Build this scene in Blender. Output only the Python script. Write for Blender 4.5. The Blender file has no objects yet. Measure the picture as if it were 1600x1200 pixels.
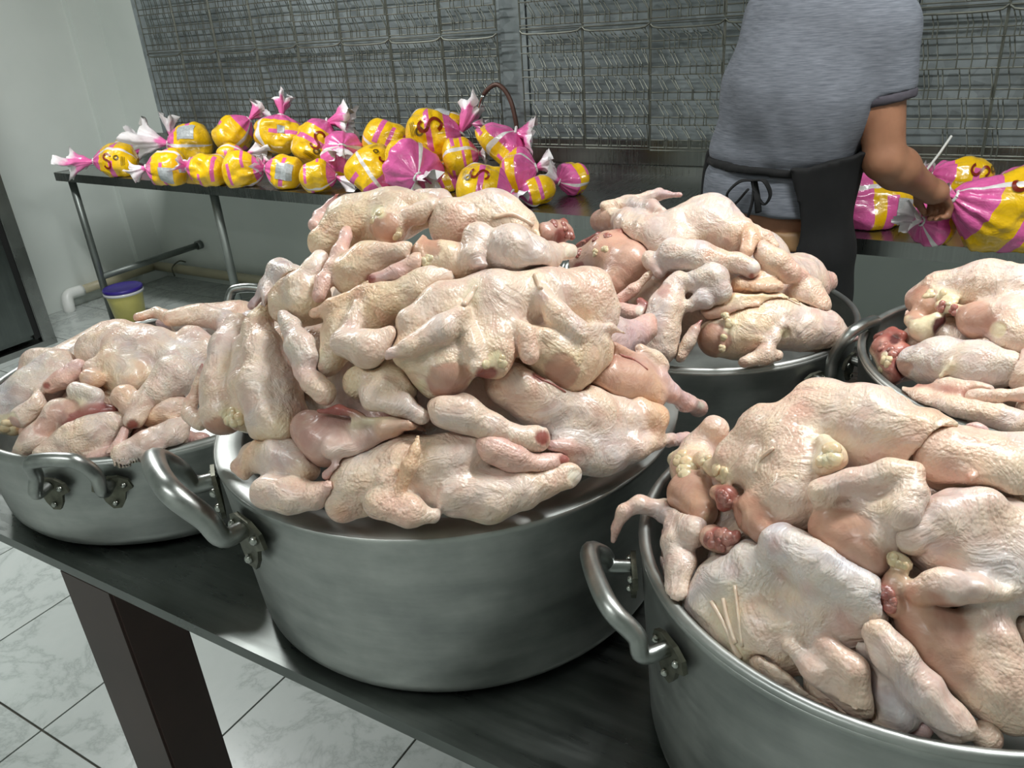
import bpy, bmesh, math, random
import numpy as np
from mathutils import Vector, Matrix

# ------------------------------------------------------------------ camera, world, lights, exposure
scene = bpy.context.scene
COL = scene.collection
CAM_H, FPX = 1.55, 1222.3
YAW, PITCH, ROLL = .56057, .44155, -.07372
_fwd = np.array([-math.sin(YAW)*math.cos(PITCH), math.cos(YAW)*math.cos(PITCH), -math.sin(PITCH)])
_rt = np.array([math.cos(YAW), math.sin(YAW), 0.0]); _dn = np.cross(_fwd, _rt)
_r2 = _rt*math.cos(ROLL) - _dn*math.sin(ROLL); _d2 = _rt*math.sin(ROLL) + _dn*math.cos(ROLL)
CM = np.stack([_r2, _d2, _fwd], 1)
CP = np.array([0, 0, CAM_H])
cam_data = bpy.data.cameras.new('camera'); cam = bpy.data.objects.new('camera', cam_data); COL.objects.link(cam)
cam_data.sensor_width = 36; cam_data.lens = FPX/1600*36; cam_data.clip_start = .02
cam.matrix_world = Matrix(((_r2[0], -_d2[0], -_fwd[0], 0), (_r2[1], -_d2[1], -_fwd[1], 0), (_r2[2], -_d2[2], -_fwd[2], CAM_H), (0, 0, 0, 1)))
scene.camera = cam
scene.view_settings.view_transform = 'Standard'; scene.view_settings.look = 'None'
scene.view_settings.gamma = 1; scene.view_settings.use_curve_mapping = False
scene.view_settings.exposure = -0.08
world = bpy.data.worlds.new('world'); scene.world = world; world.use_nodes = True
world.node_tree.nodes['Background'].inputs[0].default_value = (.55, .62, .62, 1)
world.node_tree.nodes['Background'].inputs[1].default_value = .25
# lamp positions: (x, y, length along x or y, power, axis)
LAMPS = [(0.35, 1.25, 1.2, 46, 'x'), (-3.1, 1.6, 1.2, 62, 'x'), (-.9, -.8, 1.2, 14, 'x')]
CEIL = 2.75

# ------------------------------------------------------------------ pixel -> point helpers
def ray(u, v): return CM @ np.array([u-800., v-600., FPX])
def onz(u, v, z): r = ray(u, v); return CP + r*(z-CAM_H)/r[2]
def ony(u, v, y): r = ray(u, v); return CP + r*y/r[1]
def depth_of(p): return float((np.asarray(p)-CP) @ _fwd)

# ------------------------------------------------------------------ scene helpers
def link(o): COL.objects.link(o); return o
def tag(o, label=None, cat=None, group=None, kind=None):
    if label: o['label'] = label
    if cat: o['category'] = cat
    if group: o['group'] = group
    if kind: o['kind'] = kind
    return o
def empty(name, loc=(0, 0, 0), rz=0):
    o = bpy.data.objects.new(name, None); o.location = loc; o.rotation_euler = (0, 0, rz); o.empty_display_size = .05
    return link(o)
def setpar(o, parent):
    if parent is not None: o.parent = parent
    return o
def mesh_obj(name, me, mat, parent=None):
    o = bpy.data.objects.new(name, me); link(o)
    if mat: me.materials.append(mat)
    return setpar(o, parent)
class MB:
    """collects simple shapes, build() links them as one mesh object"""
    def __init__(s): s.bm = bmesh.new()
    def box(s, x0, x1, y0, y1, z0, z1, bev=0):
        r = bmesh.ops.create_cube(s.bm, size=1)
        for v in r['verts']:
            v.co = Vector(((x0+x1)/2+v.co.x*(x1-x0), (y0+y1)/2+v.co.y*(y1-y0), (z0+z1)/2+v.co.z*(z1-z0)))
        if bev:
            es = list({e for v in r['verts'] for e in v.link_edges})
            bmesh.ops.bevel(s.bm, geom=es, offset=bev, segments=2, affect='EDGES')
        return s
    def prism(s, poly, z0, z1):
        a = [s.bm.verts.new((x, y, z0)) for x, y in poly]; b = [s.bm.verts.new((x, y, z1)) for x, y in poly]
        n = len(poly); s.bm.faces.new(a[::-1]); s.bm.faces.new(b)
        for i in range(n): s.bm.faces.new((a[i], a[(i+1) % n], b[(i+1) % n], b[i]))
        return s
    def tube(s, pts, rad, seg=8, cap=True, flat=1.0):
        pts = [Vector(p) for p in pts]; n = len(pts); rads = rad if hasattr(rad, '__len__') else [rad]*n
        rings = []; prev = None
        for i, p in enumerate(pts):
            t = (pts[min(i+1, n-1)]-pts[max(i-1, 0)])
            if t.length < 1e-9: t = Vector((0, 0, 1))
            t.normalize()
            if prev is None:
                a = Vector((0, 0, 1)) if abs(t.z) < .9 else Vector((1, 0, 0)); nx = t.cross(a).normalized()
            else:
                nx = (prev-t*prev.dot(t))
                nx = nx.normalized() if nx.length > 1e-6 else prev
            prev = nx; ny = t.cross(nx)
            rings.append([s.bm.verts.new(p+nx*rads[i]*math.cos(2*math.pi*k/seg)+ny*rads[i]*flat*math.sin(2*math.pi*k/seg)) for k in range(seg)])
        for i in range(n-1):
            for k in range(seg): s.bm.faces.new((rings[i][k], rings[i][(k+1) % seg], rings[i+1][(k+1) % seg], rings[i+1][k]))
        if cap: s.bm.faces.new(rings[0][::-1]); s.bm.faces.new(rings[-1])
        return s
    def lathe(s, prof, c=(0, 0, 0), seg=48, closed=False):
        rings = []
        for r, z in prof:
            rings.append([s.bm.verts.new((c[0]+r*math.cos(2*math.pi*k/seg), c[1]+r*math.sin(2*math.pi*k/seg), c[2]+z)) for k in range(seg)] if r > 1e-6 else [s.bm.verts.new((c[0], c[1], c[2]+z))])
        for a, b in zip(rings, rings[1:]):
            for k in range(seg):
                k2 = (k+1) % seg
                if len(a) == 1 and len(b) == 1: continue
                if len(a) == 1: s.bm.faces.new((a[0], b[k2], b[k]))
                elif len(b) == 1: s.bm.faces.new((a[k], a[k2], b[0]))
                else: s.bm.faces.new((a[k], a[k2], b[k2], b[k]))
        return s
    def ball(s, c, r, seg=10, sc=(1, 1, 1)):
        g = bmesh.ops.create_uvsphere(s.bm, u_segments=seg, v_segments=max(6, seg*2//3), radius=r)
        for v in g['verts']: v.co = Vector((v.co.x*sc[0]+c[0], v.co.y*sc[1]+c[1], v.co.z*sc[2]+c[2]))
        return s
    def build(s, name, mat, parent=None, smooth=False, origin=None):
        if origin is not None:
            for v in s.bm.verts: v.co -= Vector(origin)
        bmesh.ops.recalc_face_normals(s.bm, faces=s.bm.faces)
        me = bpy.data.meshes.new(name); s.bm.to_mesh(me); s.bm.free()
        if smooth: me.shade_smooth()
        o = mesh_obj(name, me, mat, parent)
        if origin is not None: o.location = origin
        return o
def catmull(pts, n=8):
    P = [Vector(p) for p in pts]; P = [P[0]*2-P[1]]+P+[P[-1]*2-P[-2]]; out = []
    for i in range(1, len(P)-2):
        for k in range(n):
            t = k/n; a, b, c, d = P[i-1], P[i], P[i+1], P[i+2]
            out.append(.5*((2*b)+(c-a)*t+(2*a-5*b+4*c-d)*t*t+(3*b-a-3*c+d)*t**3))
    out.append(P[-2]); return out

# ------------------------------------------------------------------ materials
def srgb(r, g, b): return tuple(((c/255)/12.92 if c/255 <= .04045 else ((c/255+.055)/1.055)**2.4) for c in (r, g, b))+(1,)
class NT:
    def __init__(s, name):
        s.m = bpy.data.materials.new(name); s.m.use_nodes = True; s.t = s.m.node_tree; s.b = s.t.nodes['Principled BSDF']
        s.out = s.t.nodes['Material Output']
    def n(s, typ, **kw):
        nd = s.t.nodes.new(typ)
        for k, v in kw.items():
            if k.startswith('i_'):
                key = k[2:]
                nd.inputs[int(key) if key.isdigit() else key].default_value = v
            else: setattr(nd, k, v)
        return nd
    def l(s, a, b): s.t.links.new(a, b)
    def setb(s, **kw):
        for k, v in kw.items(): s.b.inputs[k.replace('_', ' ')].default_value = v
        return s
    def coord(s, kind='Object'): return s.n('ShaderNodeTexCoord').outputs[kind]
    def noise(s, scale, detail=4, rough=.55, vec=None, dist=0):
        nd = s.n('ShaderNodeTexNoise', i_Scale=scale, i_Detail=detail, i_Roughness=rough, i_Distortion=dist)
        if vec is not None: s.l(vec, nd.inputs['Vector'])
        return nd
    def ramp(s, fac, stops):
        nd = s.n('ShaderNodeValToRGB'); cr = nd.color_ramp
        while len(cr.elements) < len(stops): cr.elements.new(.5)
        for e, (p, c) in zip(cr.elements, stops): e.position = p; e.color = c
        s.l(fac, nd.inputs[0]); return nd.outputs[0]
    def math(s, op, a, b=None, clamp=False):
        nd = s.n('ShaderNodeMath', operation=op, use_clamp=clamp)
        for i, x in enumerate((a, b)):
            if x is None: continue
            if isinstance(x, (int, float)): nd.inputs[i].default_value = x
            else: s.l(x, nd.inputs[i])
        return nd.outputs[0]
    def mix(s, fac, a, b, blend='MIX'):
        nd = s.n('ShaderNodeMix', data_type='RGBA', blend_type=blend)
        for key, x in ((0, fac), (6, a), (7, b)):
            if isinstance(x, (int, float, tuple)): nd.inputs[key].default_value = x
            else: s.l(x, nd.inputs[key])
        return nd.outputs[2]
    def bump(s, h, strength=.3, dist=.002, prev=None):
        nd = s.n('ShaderNodeBump', i_Strength=strength, i_Distance=dist); s.l(h, nd.inputs['Height'])
        if prev is not None: s.l(prev, nd.inputs['Normal'])
        return nd.outputs[0]
    def mapping(s, vec, scale=(1, 1, 1), rot=(0, 0, 0)):
        nd = s.n('ShaderNodeMapping'); nd.inputs['Scale'].default_value = scale; nd.inputs['Rotation'].default_value = rot
        s.l(vec, nd.inputs['Vector']); return nd.outputs[0]
def flat_mat(name, col, rough=.5, metal=0, var=.08, scale=8, bump=0, **kw):
    t = NT(name); t.setb(Roughness=rough, Metallic=metal, **kw)
    nz = t.noise(scale, 5, vec=t.coord())
    c0 = tuple(x*(1-var) for x in col[:3])+(1,); c1 = tuple(min(1, x*(1+var)) for x in col[:3])+(1,)
    t.l(t.ramp(nz.outputs[0], [(.3, c0), (.7, c1)]), t.b.inputs['Base Color'])
    if bump: t.l(t.bump(t.noise(scale*12, 3, vec=t.coord()).outputs[0], bump, .001), t.b.inputs['Normal'])
    return t.m
def metal_mat(name, c0, c1, rough=(.25, .45), stretch=(1, 1, 40), scale=6, blot=5, bump=.05, aniso=0):
    t = NT(name); t.setb(Metallic=1.0)
    v = t.mapping(t.coord(), stretch)
    streak = t.noise(scale, 4, .6, vec=v); blotn = t.noise(blot, 5, .6, vec=t.coord())
    f = t.math('ADD', t.math('MULTIPLY', streak.outputs[0], .4), t.math('MULTIPLY', blotn.outputs[0], .6))
    t.l(t.ramp(f, [(.32, c0), (.68, c1)]), t.b.inputs['Base Color'])
    t.l(t.ramp(f, [(.3, (rough[0],)*3+(1,)), (.7, (rough[1],)*3+(1,))]), t.b.inputs['Roughness'])
    t.l(t.bump(streak.outputs[0], bump, .001), t.b.inputs['Normal'])
    if aniso: t.setb(Anisotropic=aniso)
    return t.m
M = {}
M['pot'] = metal_mat('pot_aluminium', srgb(138, 142, 140), srgb(196, 198, 195), (.34, .52), (1, 1, 5), 7, 9, .02)
M['handle'] = metal_mat('cast_aluminium', srgb(128, 132, 130), srgb(188, 190, 187), (.25, .42), (1, 1, 1), 30, 14, .1)
M['steel'] = metal_mat('stainless_steel', srgb(138, 140, 138), srgb(172, 174, 172), (.2, .36), (40, 1, 1), 3, 3, .02)
M['steel_dark'] = metal_mat('worn_steel_top', srgb(84, 88, 86), srgb(128, 132, 129), (.16, .42), (1.2, 14, 1), 4, 4, .03)
M['pipe'] = flat_mat('grey_pipe', srgb(118, 124, 120), .42, .6, .12, 9)
M['wire'] = flat_mat('wire_steel', srgb(112, 114, 106), .5, .8, .25, 20)
M['rivet'] = flat_mat('rivet_metal', srgb(176, 178, 172), .25, 1, .1, 40)
M['grime'] = flat_mat('bracket_metal', srgb(104, 104, 92), .45, .8, .4, 60)
M['wood'] = flat_mat('dark_brown_paint', srgb(58, 42, 38), .45, 0, .2, 5)
M['lid'] = flat_mat('purple_plastic', srgb(52, 36, 128), .35, 0, .1, 5)
M['tub'] = flat_mat('yellow_paste', srgb(206, 196, 112), .3, 0, .1, 9)
M['clear'] = flat_mat('clear_rim_plastic', srgb(200, 200, 205), .2, 0, .05, 9)
M['pvc'] = flat_mat('cream_pvc', srgb(186, 178, 150), .4, 0, .1, 6)
M['white'] = flat_mat('white_plastic', srgb(226, 228, 224), .35, 0, .04, 6)
M['black'] = flat_mat('black_gap', srgb(12, 12, 12), .5, 0, .1, 6)
M['cloth_black'] = flat_mat('black_cotton', srgb(9, 9, 11), .85, 0, .25, 40, .3)
M['hose'] = flat_mat('rusty_hose', srgb(92, 66, 58), .45, .3, .25, 20)
M['chrome'] = flat_mat('chrome', srgb(200, 202, 200), .12, 1, .05, 9)
M['door'] = metal_mat('dark_steel_door', srgb(84, 90, 88), srgb(120, 126, 124), (.25, .42), (1, 6, .4), 3, 2, .02)
def wall_mat():
    t = NT('painted_wall'); t.setb(Roughness=.42)
    nz = t.noise(1.3, 4, vec=t.coord())
    t.l(t.ramp(nz.outputs[0], [(.3, srgb(206, 213, 208)), (.7, srgb(220, 226, 221))]), t.b.inputs['Base Color'])
    t.l(t.bump(t.noise(120, 2, vec=t.coord()).outputs[0], .05, .001), t.b.inputs['Normal']); return t.m
M['wall'] = wall_mat()
def tile_mat():
    t = NT('marbled_tile'); t.setb(Roughness=.22)
    oi = t.n('ShaderNodeObjectInfo')
    add = t.n('ShaderNodeVectorMath', operation='MULTIPLY_ADD'); t.l(oi.outputs['Random'], add.inputs[0]); add.inputs[1].default_value = (7, 13, 5); t.l(t.coord(), add.inputs[2])
    n1 = t.noise(4.0, 7, .66, vec=add.outputs[0], dist=.5)
    vein = t.math('ABSOLUTE', t.math('SUBTRACT', n1.outputs[0], .5))
    c = t.ramp(vein, [(0, srgb(160, 166, 163)), (.012, srgb(174, 180, 177)), (.05, srgb(188, 194, 191)), (.3, srgb(196, 201, 198))])
    n2 = t.noise(2.2, 3, vec=add.outputs[0]); c2 = t.mix(t.math('MULTIPLY', n2.outputs[0], .35), c, srgb(178, 184, 182))
    t.l(c2, t.b.inputs['Base Color']); return t.m
M['tile'] = tile_mat()
M['grout'] = flat_mat('dark_grout', srgb(74, 72, 64), .9, 0, .2, 12)
def galv_mat():
    t = NT('galvanised_sheet'); t.setb(Metallic=.3)
    vo = t.n('ShaderNodeTexVoronoi', i_Scale=26.0); t.l(t.coord(), vo.inputs['Vector'])
    nz = t.noise(2.4, 5, vec=t.coord()); sp = t.noise(60, 2, vec=t.coord())
    f = t.math('ADD', t.math('MULTIPLY', vo.outputs['Color'], .25), t.math('MULTIPLY', nz.outputs[0], .75))
    c = t.ramp(f, [(.3, srgb(112, 120, 122)), (.7, srgb(158, 167, 170))])
    t.l(c, t.b.inputs['Base Color']); t.l(t.ramp(f, [(.3, (.38,)*3+(1,)), (.7, (.55,)*3+(1,))]), t.b.inputs['Roughness'])
    t.l(t.bump(nz.outputs[0], .15, .02), t.b.inputs['Normal']); return t.m
M['galv'] = galv_mat()
def skin_mat():
    t = NT('raw_chicken'); at = t.n('ShaderNodeVertexColor', layer_name='Col')
    oi = t.n('ShaderNodeObjectInfo'); add = t.n('ShaderNodeVectorMath', operation='MULTIPLY_ADD')
    t.l(oi.outputs['Random'], add.inputs[0]); add.inputs[1].default_value = (3, 5, 7); t.l(t.coord(), add.inputs[2]); v = add.outputs[0]
    n1 = t.noise(11, 3, .6, vec=v, dist=.6); n2 = t.noise(26, 4, .6, vec=v, dist=.8); n3 = t.noise(75, 3, .6, vec=v)
    sk = at.outputs['Alpha']
    tone = t.ramp(n1.outputs[0], [(.28, (.84, .90, 1.02, 1)), (.44, (1.0, 1.0, 1.0, 1)), (.55, (1.02, 1.0, .92, 1)), (.70, (1.06, .89, .82, 1))])
    c = t.mix(1.0, at.outputs['Color'], tone, 'MULTIPLY')
    blot = t.ramp(n2.outputs[0], [(.34, (.90, .80, .80, 1)), (.5, (1, 1, 1, 1)), (.68, (1.05, 1.04, .98, 1))])
    c = t.mix(1.0, c, blot, 'MULTIPLY')
    fine = t.ramp(n3.outputs[0], [(.3, (.90, .86, .84, 1)), (.55, (1, 1, 1, 1))]); c = t.mix(.8, c, fine, 'MULTIPLY')
    t.l(c, t.b.inputs['Base Color'])
    t.setb(Subsurface_Weight=.22, Subsurface_Scale=.012, Specular_IOR_Level=.5)
    t.b.inputs['Subsurface Radius'].default_value = (1.0, .42, .28)
    t.l(t.ramp(n2.outputs[0], [(.3, (.28,)*3+(1,)), (.7, (.46,)*3+(1,))]), t.b.inputs['Roughness'])
    # goose bumps, creases and fine wrinkles
    vo = t.n('ShaderNodeTexVoronoi', i_Scale=330.0, feature='F1'); t.l(v, vo.inputs['Vector'])
    vmask = t.math('MULTIPLY', t.ramp(n1.outputs[0], [(.36, (0, 0, 0, 1)), (.58, (1, 1, 1, 1))]), sk)
    goose = t.math('MULTIPLY', t.math('SUBTRACT', 1.0, vo.outputs['Distance']), vmask)
    wv = t.mapping(v, (140, 34, 60), (.4, .7, .3)); wr = t.noise(1.0, 3, .6, vec=wv, dist=1.2)
    wm = t.math('MULTIPLY', t.ramp(n2.outputs[0], [(.4, (0, 0, 0, 1)), (.62, (1, 1, 1, 1))]), sk)
    wrk = t.math('MULTIPLY', wr.outputs[0], wm)
    hgt = t.math('ADD', t.math('ADD', t.math('MULTIPLY', n2.outputs[0], .0024), t.math('MULTIPLY', wrk, .0021)), t.math('ADD', t.math('MULTIPLY', goose, .0007), t.math('MULTIPLY', n3.outputs[0], .0009)))
    b4 = t.bump(hgt, 1.0, 1.0)
    t.l(b4, t.b.inputs['Normal'])
    t.setb(Coat_Weight=.25, Coat_Roughness=.16)
    return t.m
M['chicken'] = skin_mat()
def soft_mat(name, c0, c1, scale, rough=.32):
    t = NT(name); t.setb(Roughness=rough, Subsurface_Weight=.2, Subsurface_Scale=.01, Coat_Weight=.3, Coat_Roughness=.15)
    nz = t.noise(scale, 4, vec=t.coord()); t.l(t.ramp(nz.outputs[0], [(.3, c0), (.7, c1)]), t.b.inputs['Base Color'])
    t.l(t.bump(nz.outputs[0], .5, .003), t.b.inputs['Normal']); return t.m
M['fat'] = soft_mat('yellow_fat', (.70, .50, .29, 1), (.82, .66, .44, 1), 90)
M['flesh'] = soft_mat('torn_red_flesh', (.26, .06, .05, 1), (.52, .24, .19, 1), 120)
M['strand'] = soft_mat('pale_skin_strand', (.74, .54, .40, 1), (.80, .63, .50, 1), 90)
def person_mat():
    t = NT('brown_skin'); t.setb(Roughness=.5, Subsurface_Weight=.1, Subsurface_Scale=.01)
    nz = t.noise(14, 4, vec=t.coord()); t.l(t.ramp(nz.outputs[0], [(.3, srgb(142, 98, 74)), (.7, srgb(168, 120, 92))]), t.b.inputs['Base Color']); return t.m
M['skin'] = person_mat()
M['hair'] = flat_mat('dark_hair', srgb(26, 22, 20), .6, 0, .3, 60, .4)
M['jeans'] = flat_mat('blue_denim', srgb(74, 88, 108), .85, 0, .25, 90, .3)
M['belt'] = flat_mat('tan_leather', srgb(140, 106, 70), .55, 0, .15, 20)
def shirt_mat():
    t = NT('heather_grey_jersey'); t.setb(Roughness=.9)
    v = t.mapping(t.coord(), (30, 30, 420)); nz = t.noise(1.0, 3, vec=v); big = t.noise(7, 3, vec=t.coord())
    c = t.ramp(nz.outputs[0], [(.3, srgb(94, 98, 107)), (.7, srgb(126, 130, 139))]); t.l(c, t.b.inputs['Base Color'])
    t.l(t.bump(big.outputs[0], .3, .012, t.bump(nz.outputs[0], .2, .001)), t.b.inputs['Normal']); return t.m
M['shirt'] = shirt_mat()
M['cuff'] = flat_mat('dark_grey_cuff', srgb(74, 70, 78), .9, 0, .1, 60)
YEL, PNK, WHT = (.94, .57, .006, 1), srgb(232, 104, 172), srgb(238, 232, 232)
def bag_mat(name, p0, win):
    """printed chicken bag: UV x runs along the bag, UV y around it"""
    t = NT(name); t.setb(Roughness=.2, Coat_Weight=.6, Coat_Roughness=.08)
    sep = t.n('ShaderNodeSeparateXYZ'); t.l(t.coord('UV'), sep.inputs[0]); s_, a_ = sep.outputs[0], sep.outputs[1]
    nz = t.noise(14, 3, vec=t.coord())
    sw = t.math('ADD', s_, t.math('MULTIPLY', t.math('SUBTRACT', nz.outputs[0], .5), .03))
    def inr(x, lo, hi): return t.math('MULTIPLY', t.math('GREATER_THAN', x, lo), t.math('LESS_THAN', x, hi))
    pk = t.math('GREATER_THAN', sw, p0)
    for (s0, s1, a0, a1) in win: pk = t.math('MAXIMUM', pk, t.math('MULTIPLY', inr(sw, s0, s1), inr(a_, a0, a1)))
    c = t.mix(pk, YEL, PNK)
    seam = t.math('MAXIMUM', inr(a_, .015, .045), inr(a_, .515, .545)); c = t.mix(seam, c, WHT)
    dark = t.ramp(t.noise(30, 4, vec=t.coord()).outputs[0], [(.3, (.82, .8, .78, 1)), (.6, (1, 1, 1, 1))]); c = t.mix(1.0, c, dark, 'MULTIPLY')
    t.l(c, t.b.inputs['Base Color'])
    cr = t.noise(22, 5, .6, vec=t.coord(), dist=.7); t.l(t.bump(cr.outputs[0], .55, .012), t.b.inputs['Normal']); return t.m
M['bag0'] = bag_mat('printed_bag_film', .74, [(.40, .50, .05, .32), (.40, .50, .60, .9)])
M['bag1'] = bag_mat('printed_bag_film_two_bands', .80, [(.30, .40, .06, .5), (.55, .62, .3, .75), (.2, .28, .7, .95)])
M['bag2'] = bag_mat('printed_bag_film_pink', .55, [(.30, .42, .1, .45), (.2, .3, .6, .8)])
def tail_mat(name, w0):
    t = NT(name); t.setb(Roughness=.25, Coat_Weight=.5, Coat_Roughness=.1)
    sep = t.n('ShaderNodeSeparateXYZ'); t.l(t.coord('UV'), sep.inputs[0])
    nz = t.noise(20, 3, vec=t.coord()); s_ = t.math('ADD', sep.outputs[0], t.math('MULTIPLY', t.math('SUBTRACT', nz.outputs[0], .5), .3))
    t.l(t.ramp(s_, [(0, srgb(226, 84, 156)), (w0, srgb(236, 128, 184)), (min(1, w0+.12), srgb(240, 226, 232)), (1, srgb(240, 238, 238))]), t.b.inputs['Base Color'])
    t.l(t.bump(t.noise(40, 4, vec=t.coord()).outputs[0], .4, .006), t.b.inputs['Normal']); return t.m
M['tailp'] = tail_mat('pink_film_tail', .7); M['tailw'] = tail_mat('white_film_tail', .22)
M['print'] = flat_mat('dark_red_print', srgb(128, 36, 16), .3, 0, .05, 9)
M['stamp'] = flat_mat('brown_print', srgb(96, 76, 20), .35, 0, .1, 9)
M['sticker'] = flat_mat('grey_price_sticker', srgb(176, 180, 182), .35, 0, .2, 90)
def lamp_mat():
    t = NT('lamp_tube'); t.setb(Emission_Color=(.93, 1, .97, 1), Emission_Strength=6.0); return t.m
M['lamp'] = lamp_mat()

# ------------------------------------------------------------------ the room
XL, XR, YF, YB = -5.05, 2.6, -1.7, 3.4
def struct(mb, name, mat, parent=None): 
    o = mb.build(name, mat, parent); 
    if parent is None: o['kind'] = 'structure'
    return o
struct(MB().box(XL-.1, XL, YF, YB, 0, CEIL), 'wall_left', M['wall'])
struct(MB().box(XL-.1, XR+.1, YB, YB+.1, 0, CEIL), 'wall_back', M['wall'])
struct(MB().box(XR, XR+.1, YF, YB, 0, CEIL), 'wall_right', M['wall'])
struct(MB().box(XL-.1, XR+.1, YF-.1, YF, 0, CEIL), 'wall_front', M['wall'])
struct(MB().box(XL-.1, XR+.1, YF-.1, YB+.1, CEIL, CEIL+.1), 'ceiling', M['wall'])
struct(MB().box(XL, XL+.045, 3.21, YB, 0, CEIL), 'trim_1', M['wall'])
floor = struct(MB().box(XL-.1, XR+.1, YF-.1, YB+.1, -.05, -.004), 'floor', M['grout'])
TS, TX, TY = .4333, -1.825, .564
tile_me = None
for i in range(-8, 11):
    for j in range(-6, 7):
        x0, y0 = TX+i*TS, TY+j*TS
        if x0 > XR or x0+TS < XL or y0 > YB or y0+TS < YF: continue
        full = x0 >= XL and x0+TS <= XR and y0 >= YF and y0+TS <= YB
        if full and tile_me is not None: o = link(bpy.data.objects.new('tile', tile_me)); o.parent = floor
        else:
            a, b = max(x0, XL)-x0, min(x0+TS, XR)-x0; c, d = max(y0, YF)-y0, min(y0+TS, YB)-y0
            o = MB().box(a+.0028, b-.0028, c+.0028, d-.0028, -.004, 0).build('tile', M['tile'], floor)
            if full: tile_me = o.data
        o.location = (x0, y0, 0)

# ------------------------------------------------------------------ ceiling lamps
for (lx, ly, ln, pw, ax) in LAMPS:
    root = empty('ceiling_lamp', (lx, ly, CEIL-.05)); tag(root, 'long white ceiling lamp hanging over the steel tables', 'lamp', 'ceiling lamps')
    MB().box(-ln/2-.03, ln/2+.03, -.09, .09, .01, .05, .005).build('housing', M['white'], root)
    for dy in (-.045, .045): MB().tube([(-ln/2, dy, -.005), (ln/2, dy, -.005)], .014, 10).build('tube', M['lamp'], root)
    ld = bpy.data.lights.new('lamp_light', 'AREA'); ld.shape = 'RECTANGLE'; ld.size = ln; ld.size_y = .16; ld.energy = pw; ld.color = (.985, 1.0, .985)
    lo = link(bpy.data.objects.new('lamp_light', ld)); lo.parent = root; lo.location = (0, 0, -.03)

# ------------------------------------------------------------------ pipes, bucket and steel cabinet by the left wall
r = empty('drain_pipe', (-5.0, 2.9, 0)); tag(r, 'cream pipe with a white elbow running along the foot of the back wall', 'pipe')
MB().tube([(.02, .42, .10), (2.6, .42, .10)], .032, 12).build('pipe', M['pvc'], r, True)
MB().tube([(.0, -.15, .10), (.0, .40, .10)], .03, 12).build('pipe', M['pvc'], r, True)
MB().tube(catmull([(.0, -.14, .10), (.0, -.24, .095), (.02, -.27, .03), (.02, -.27, .002)], 5), .036, 12).build('elbow', M['white'], r, True)
for x in (.25, 1.2): MB().tube(catmull([(x, .49, .13), (x, .44, .15), (x, .375, .12), (x, .38, .06)], 4), .005, 6).build('pipe_clip', M['grime'], r)
bx, by = onz(207, 503, 0)[:2]
r = empty('bucket', (bx, by, 0)); tag(r, 'small tub of yellow paste with a purple lid on the tiles', 'bucket')
MB().lathe([(0, 0), (.085, 0), (.09, .012), (.09, .02), (0, .02)], seg=32).build('base', M['lid'], r, True)
MB().lathe([(0, .021), (.086, .021), (.104, .19), (.106, .196), (0, .196)], seg=32).build('tub', M['tub'], r, True)
MB().lathe([(.106, .188), (.114, .189), (.114, .204), (.107, .205)], seg=32).build('rim', M['clear'], r, True)
MB().lathe([(0, .206), (.110, .206), (.113, .210), (.113, .222), (.108, .227), (.1, .222), (0, .222)], seg=32).build('lid', M['lid'], r, True)
r = empty('steel_cabinet', (-4.5, 2.25, 0)); tag(r, 'tall dark steel cold cabinet with a bright corner post by the left wall', 'cabinet')
MB().box(-.53, -.03, -1.5, -.02, .06, 2.0).build('body', M['door'], r)
MB().box(-.05, 0, -.075, 0, .03, 2.02, .004).build('corner_post', M['steel'], r)
MB().box(-.03, -.012, -.11, -.075, .06, 2.0).build('seal', M['black'], r)
d = MB().box(-.03, .004, -1.0, -.112, .09, 1.98, .004).build('door', M['door'], r)
MB().tube([(.05, -.2, .98), (.05, -.2, 1.35)], .012, 8).build('handle', M['chrome'], d, True)
MB().box(-.52, .0, -1.5, 0, 0, .035).build('plinth', M['steel'], r)

# ------------------------------------------------------------------ back steel table
FL, FR_ = np.array([-4.62, 2.60]), np.array([1.25, 2.315])
def front_y(x): t = (x-FL[0])/(FR_[0]-FL[0]); return FL[1]+(FR_[1]-FL[1])*t
TZ = .9
bt = empty('steel_work_table', (-4.62, 2.6, 0)); tag(bt, 'long stainless steel work table on grey pipe legs against the racks', 'table')
bt.location = (-4.62, 2.6, 0); ox, oy = -4.62, 2.6
def rel(p, o=(ox, oy, 0)): return (p[0]-o[0], p[1]-o[1], (p[2] if len(p) > 2 else 0)-o[2])
poly = [(0, 0), (FR_[0]-ox, FR_[1]-oy), (FR_[0]-ox, 3.17-oy), (0, 3.17-oy)]
MB().prism(poly, TZ-.012, TZ).build('top', M['steel'], bt)
lipd = .012
MB().prism([(0, -.004), (FR_[0]-ox, FR_[1]-oy-.004), (FR_[0]-ox, FR_[1]-oy+lipd), (0, lipd)], TZ-.045, TZ+.001).build('front_lip', M['steel'], bt)
MB().prism([(-.004, 0), (.012, 0), (.012, 3.17-oy), (-.004, 3.17-oy)], TZ-.045, TZ+.001).build('side_lip', M['steel'], bt)
MB().box(0, FR_[0]-ox, 3.155-oy, 3.175-oy, TZ, TZ+.035).build('back_upstand', M['steel'], bt)
for lx in (.07, 1.35, 2.75, 4.2, 5.6):
    yf = front_y(lx+ox)-oy+.05
    MB().tube([(lx, yf, .0), (lx, yf, TZ-.04)], .021, 12).build('leg', M['pipe'], bt, True)
    MB().box(lx-.05, lx+.05, yf-.03, yf+.03, TZ-.044, TZ-.014).build('bracket', M['pipe'], bt)
    MB().box(lx-.02, lx+.02, yf, 3.16-oy, TZ-.04, TZ-.013).build('cross_rail', M['pipe'], bt)
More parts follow.
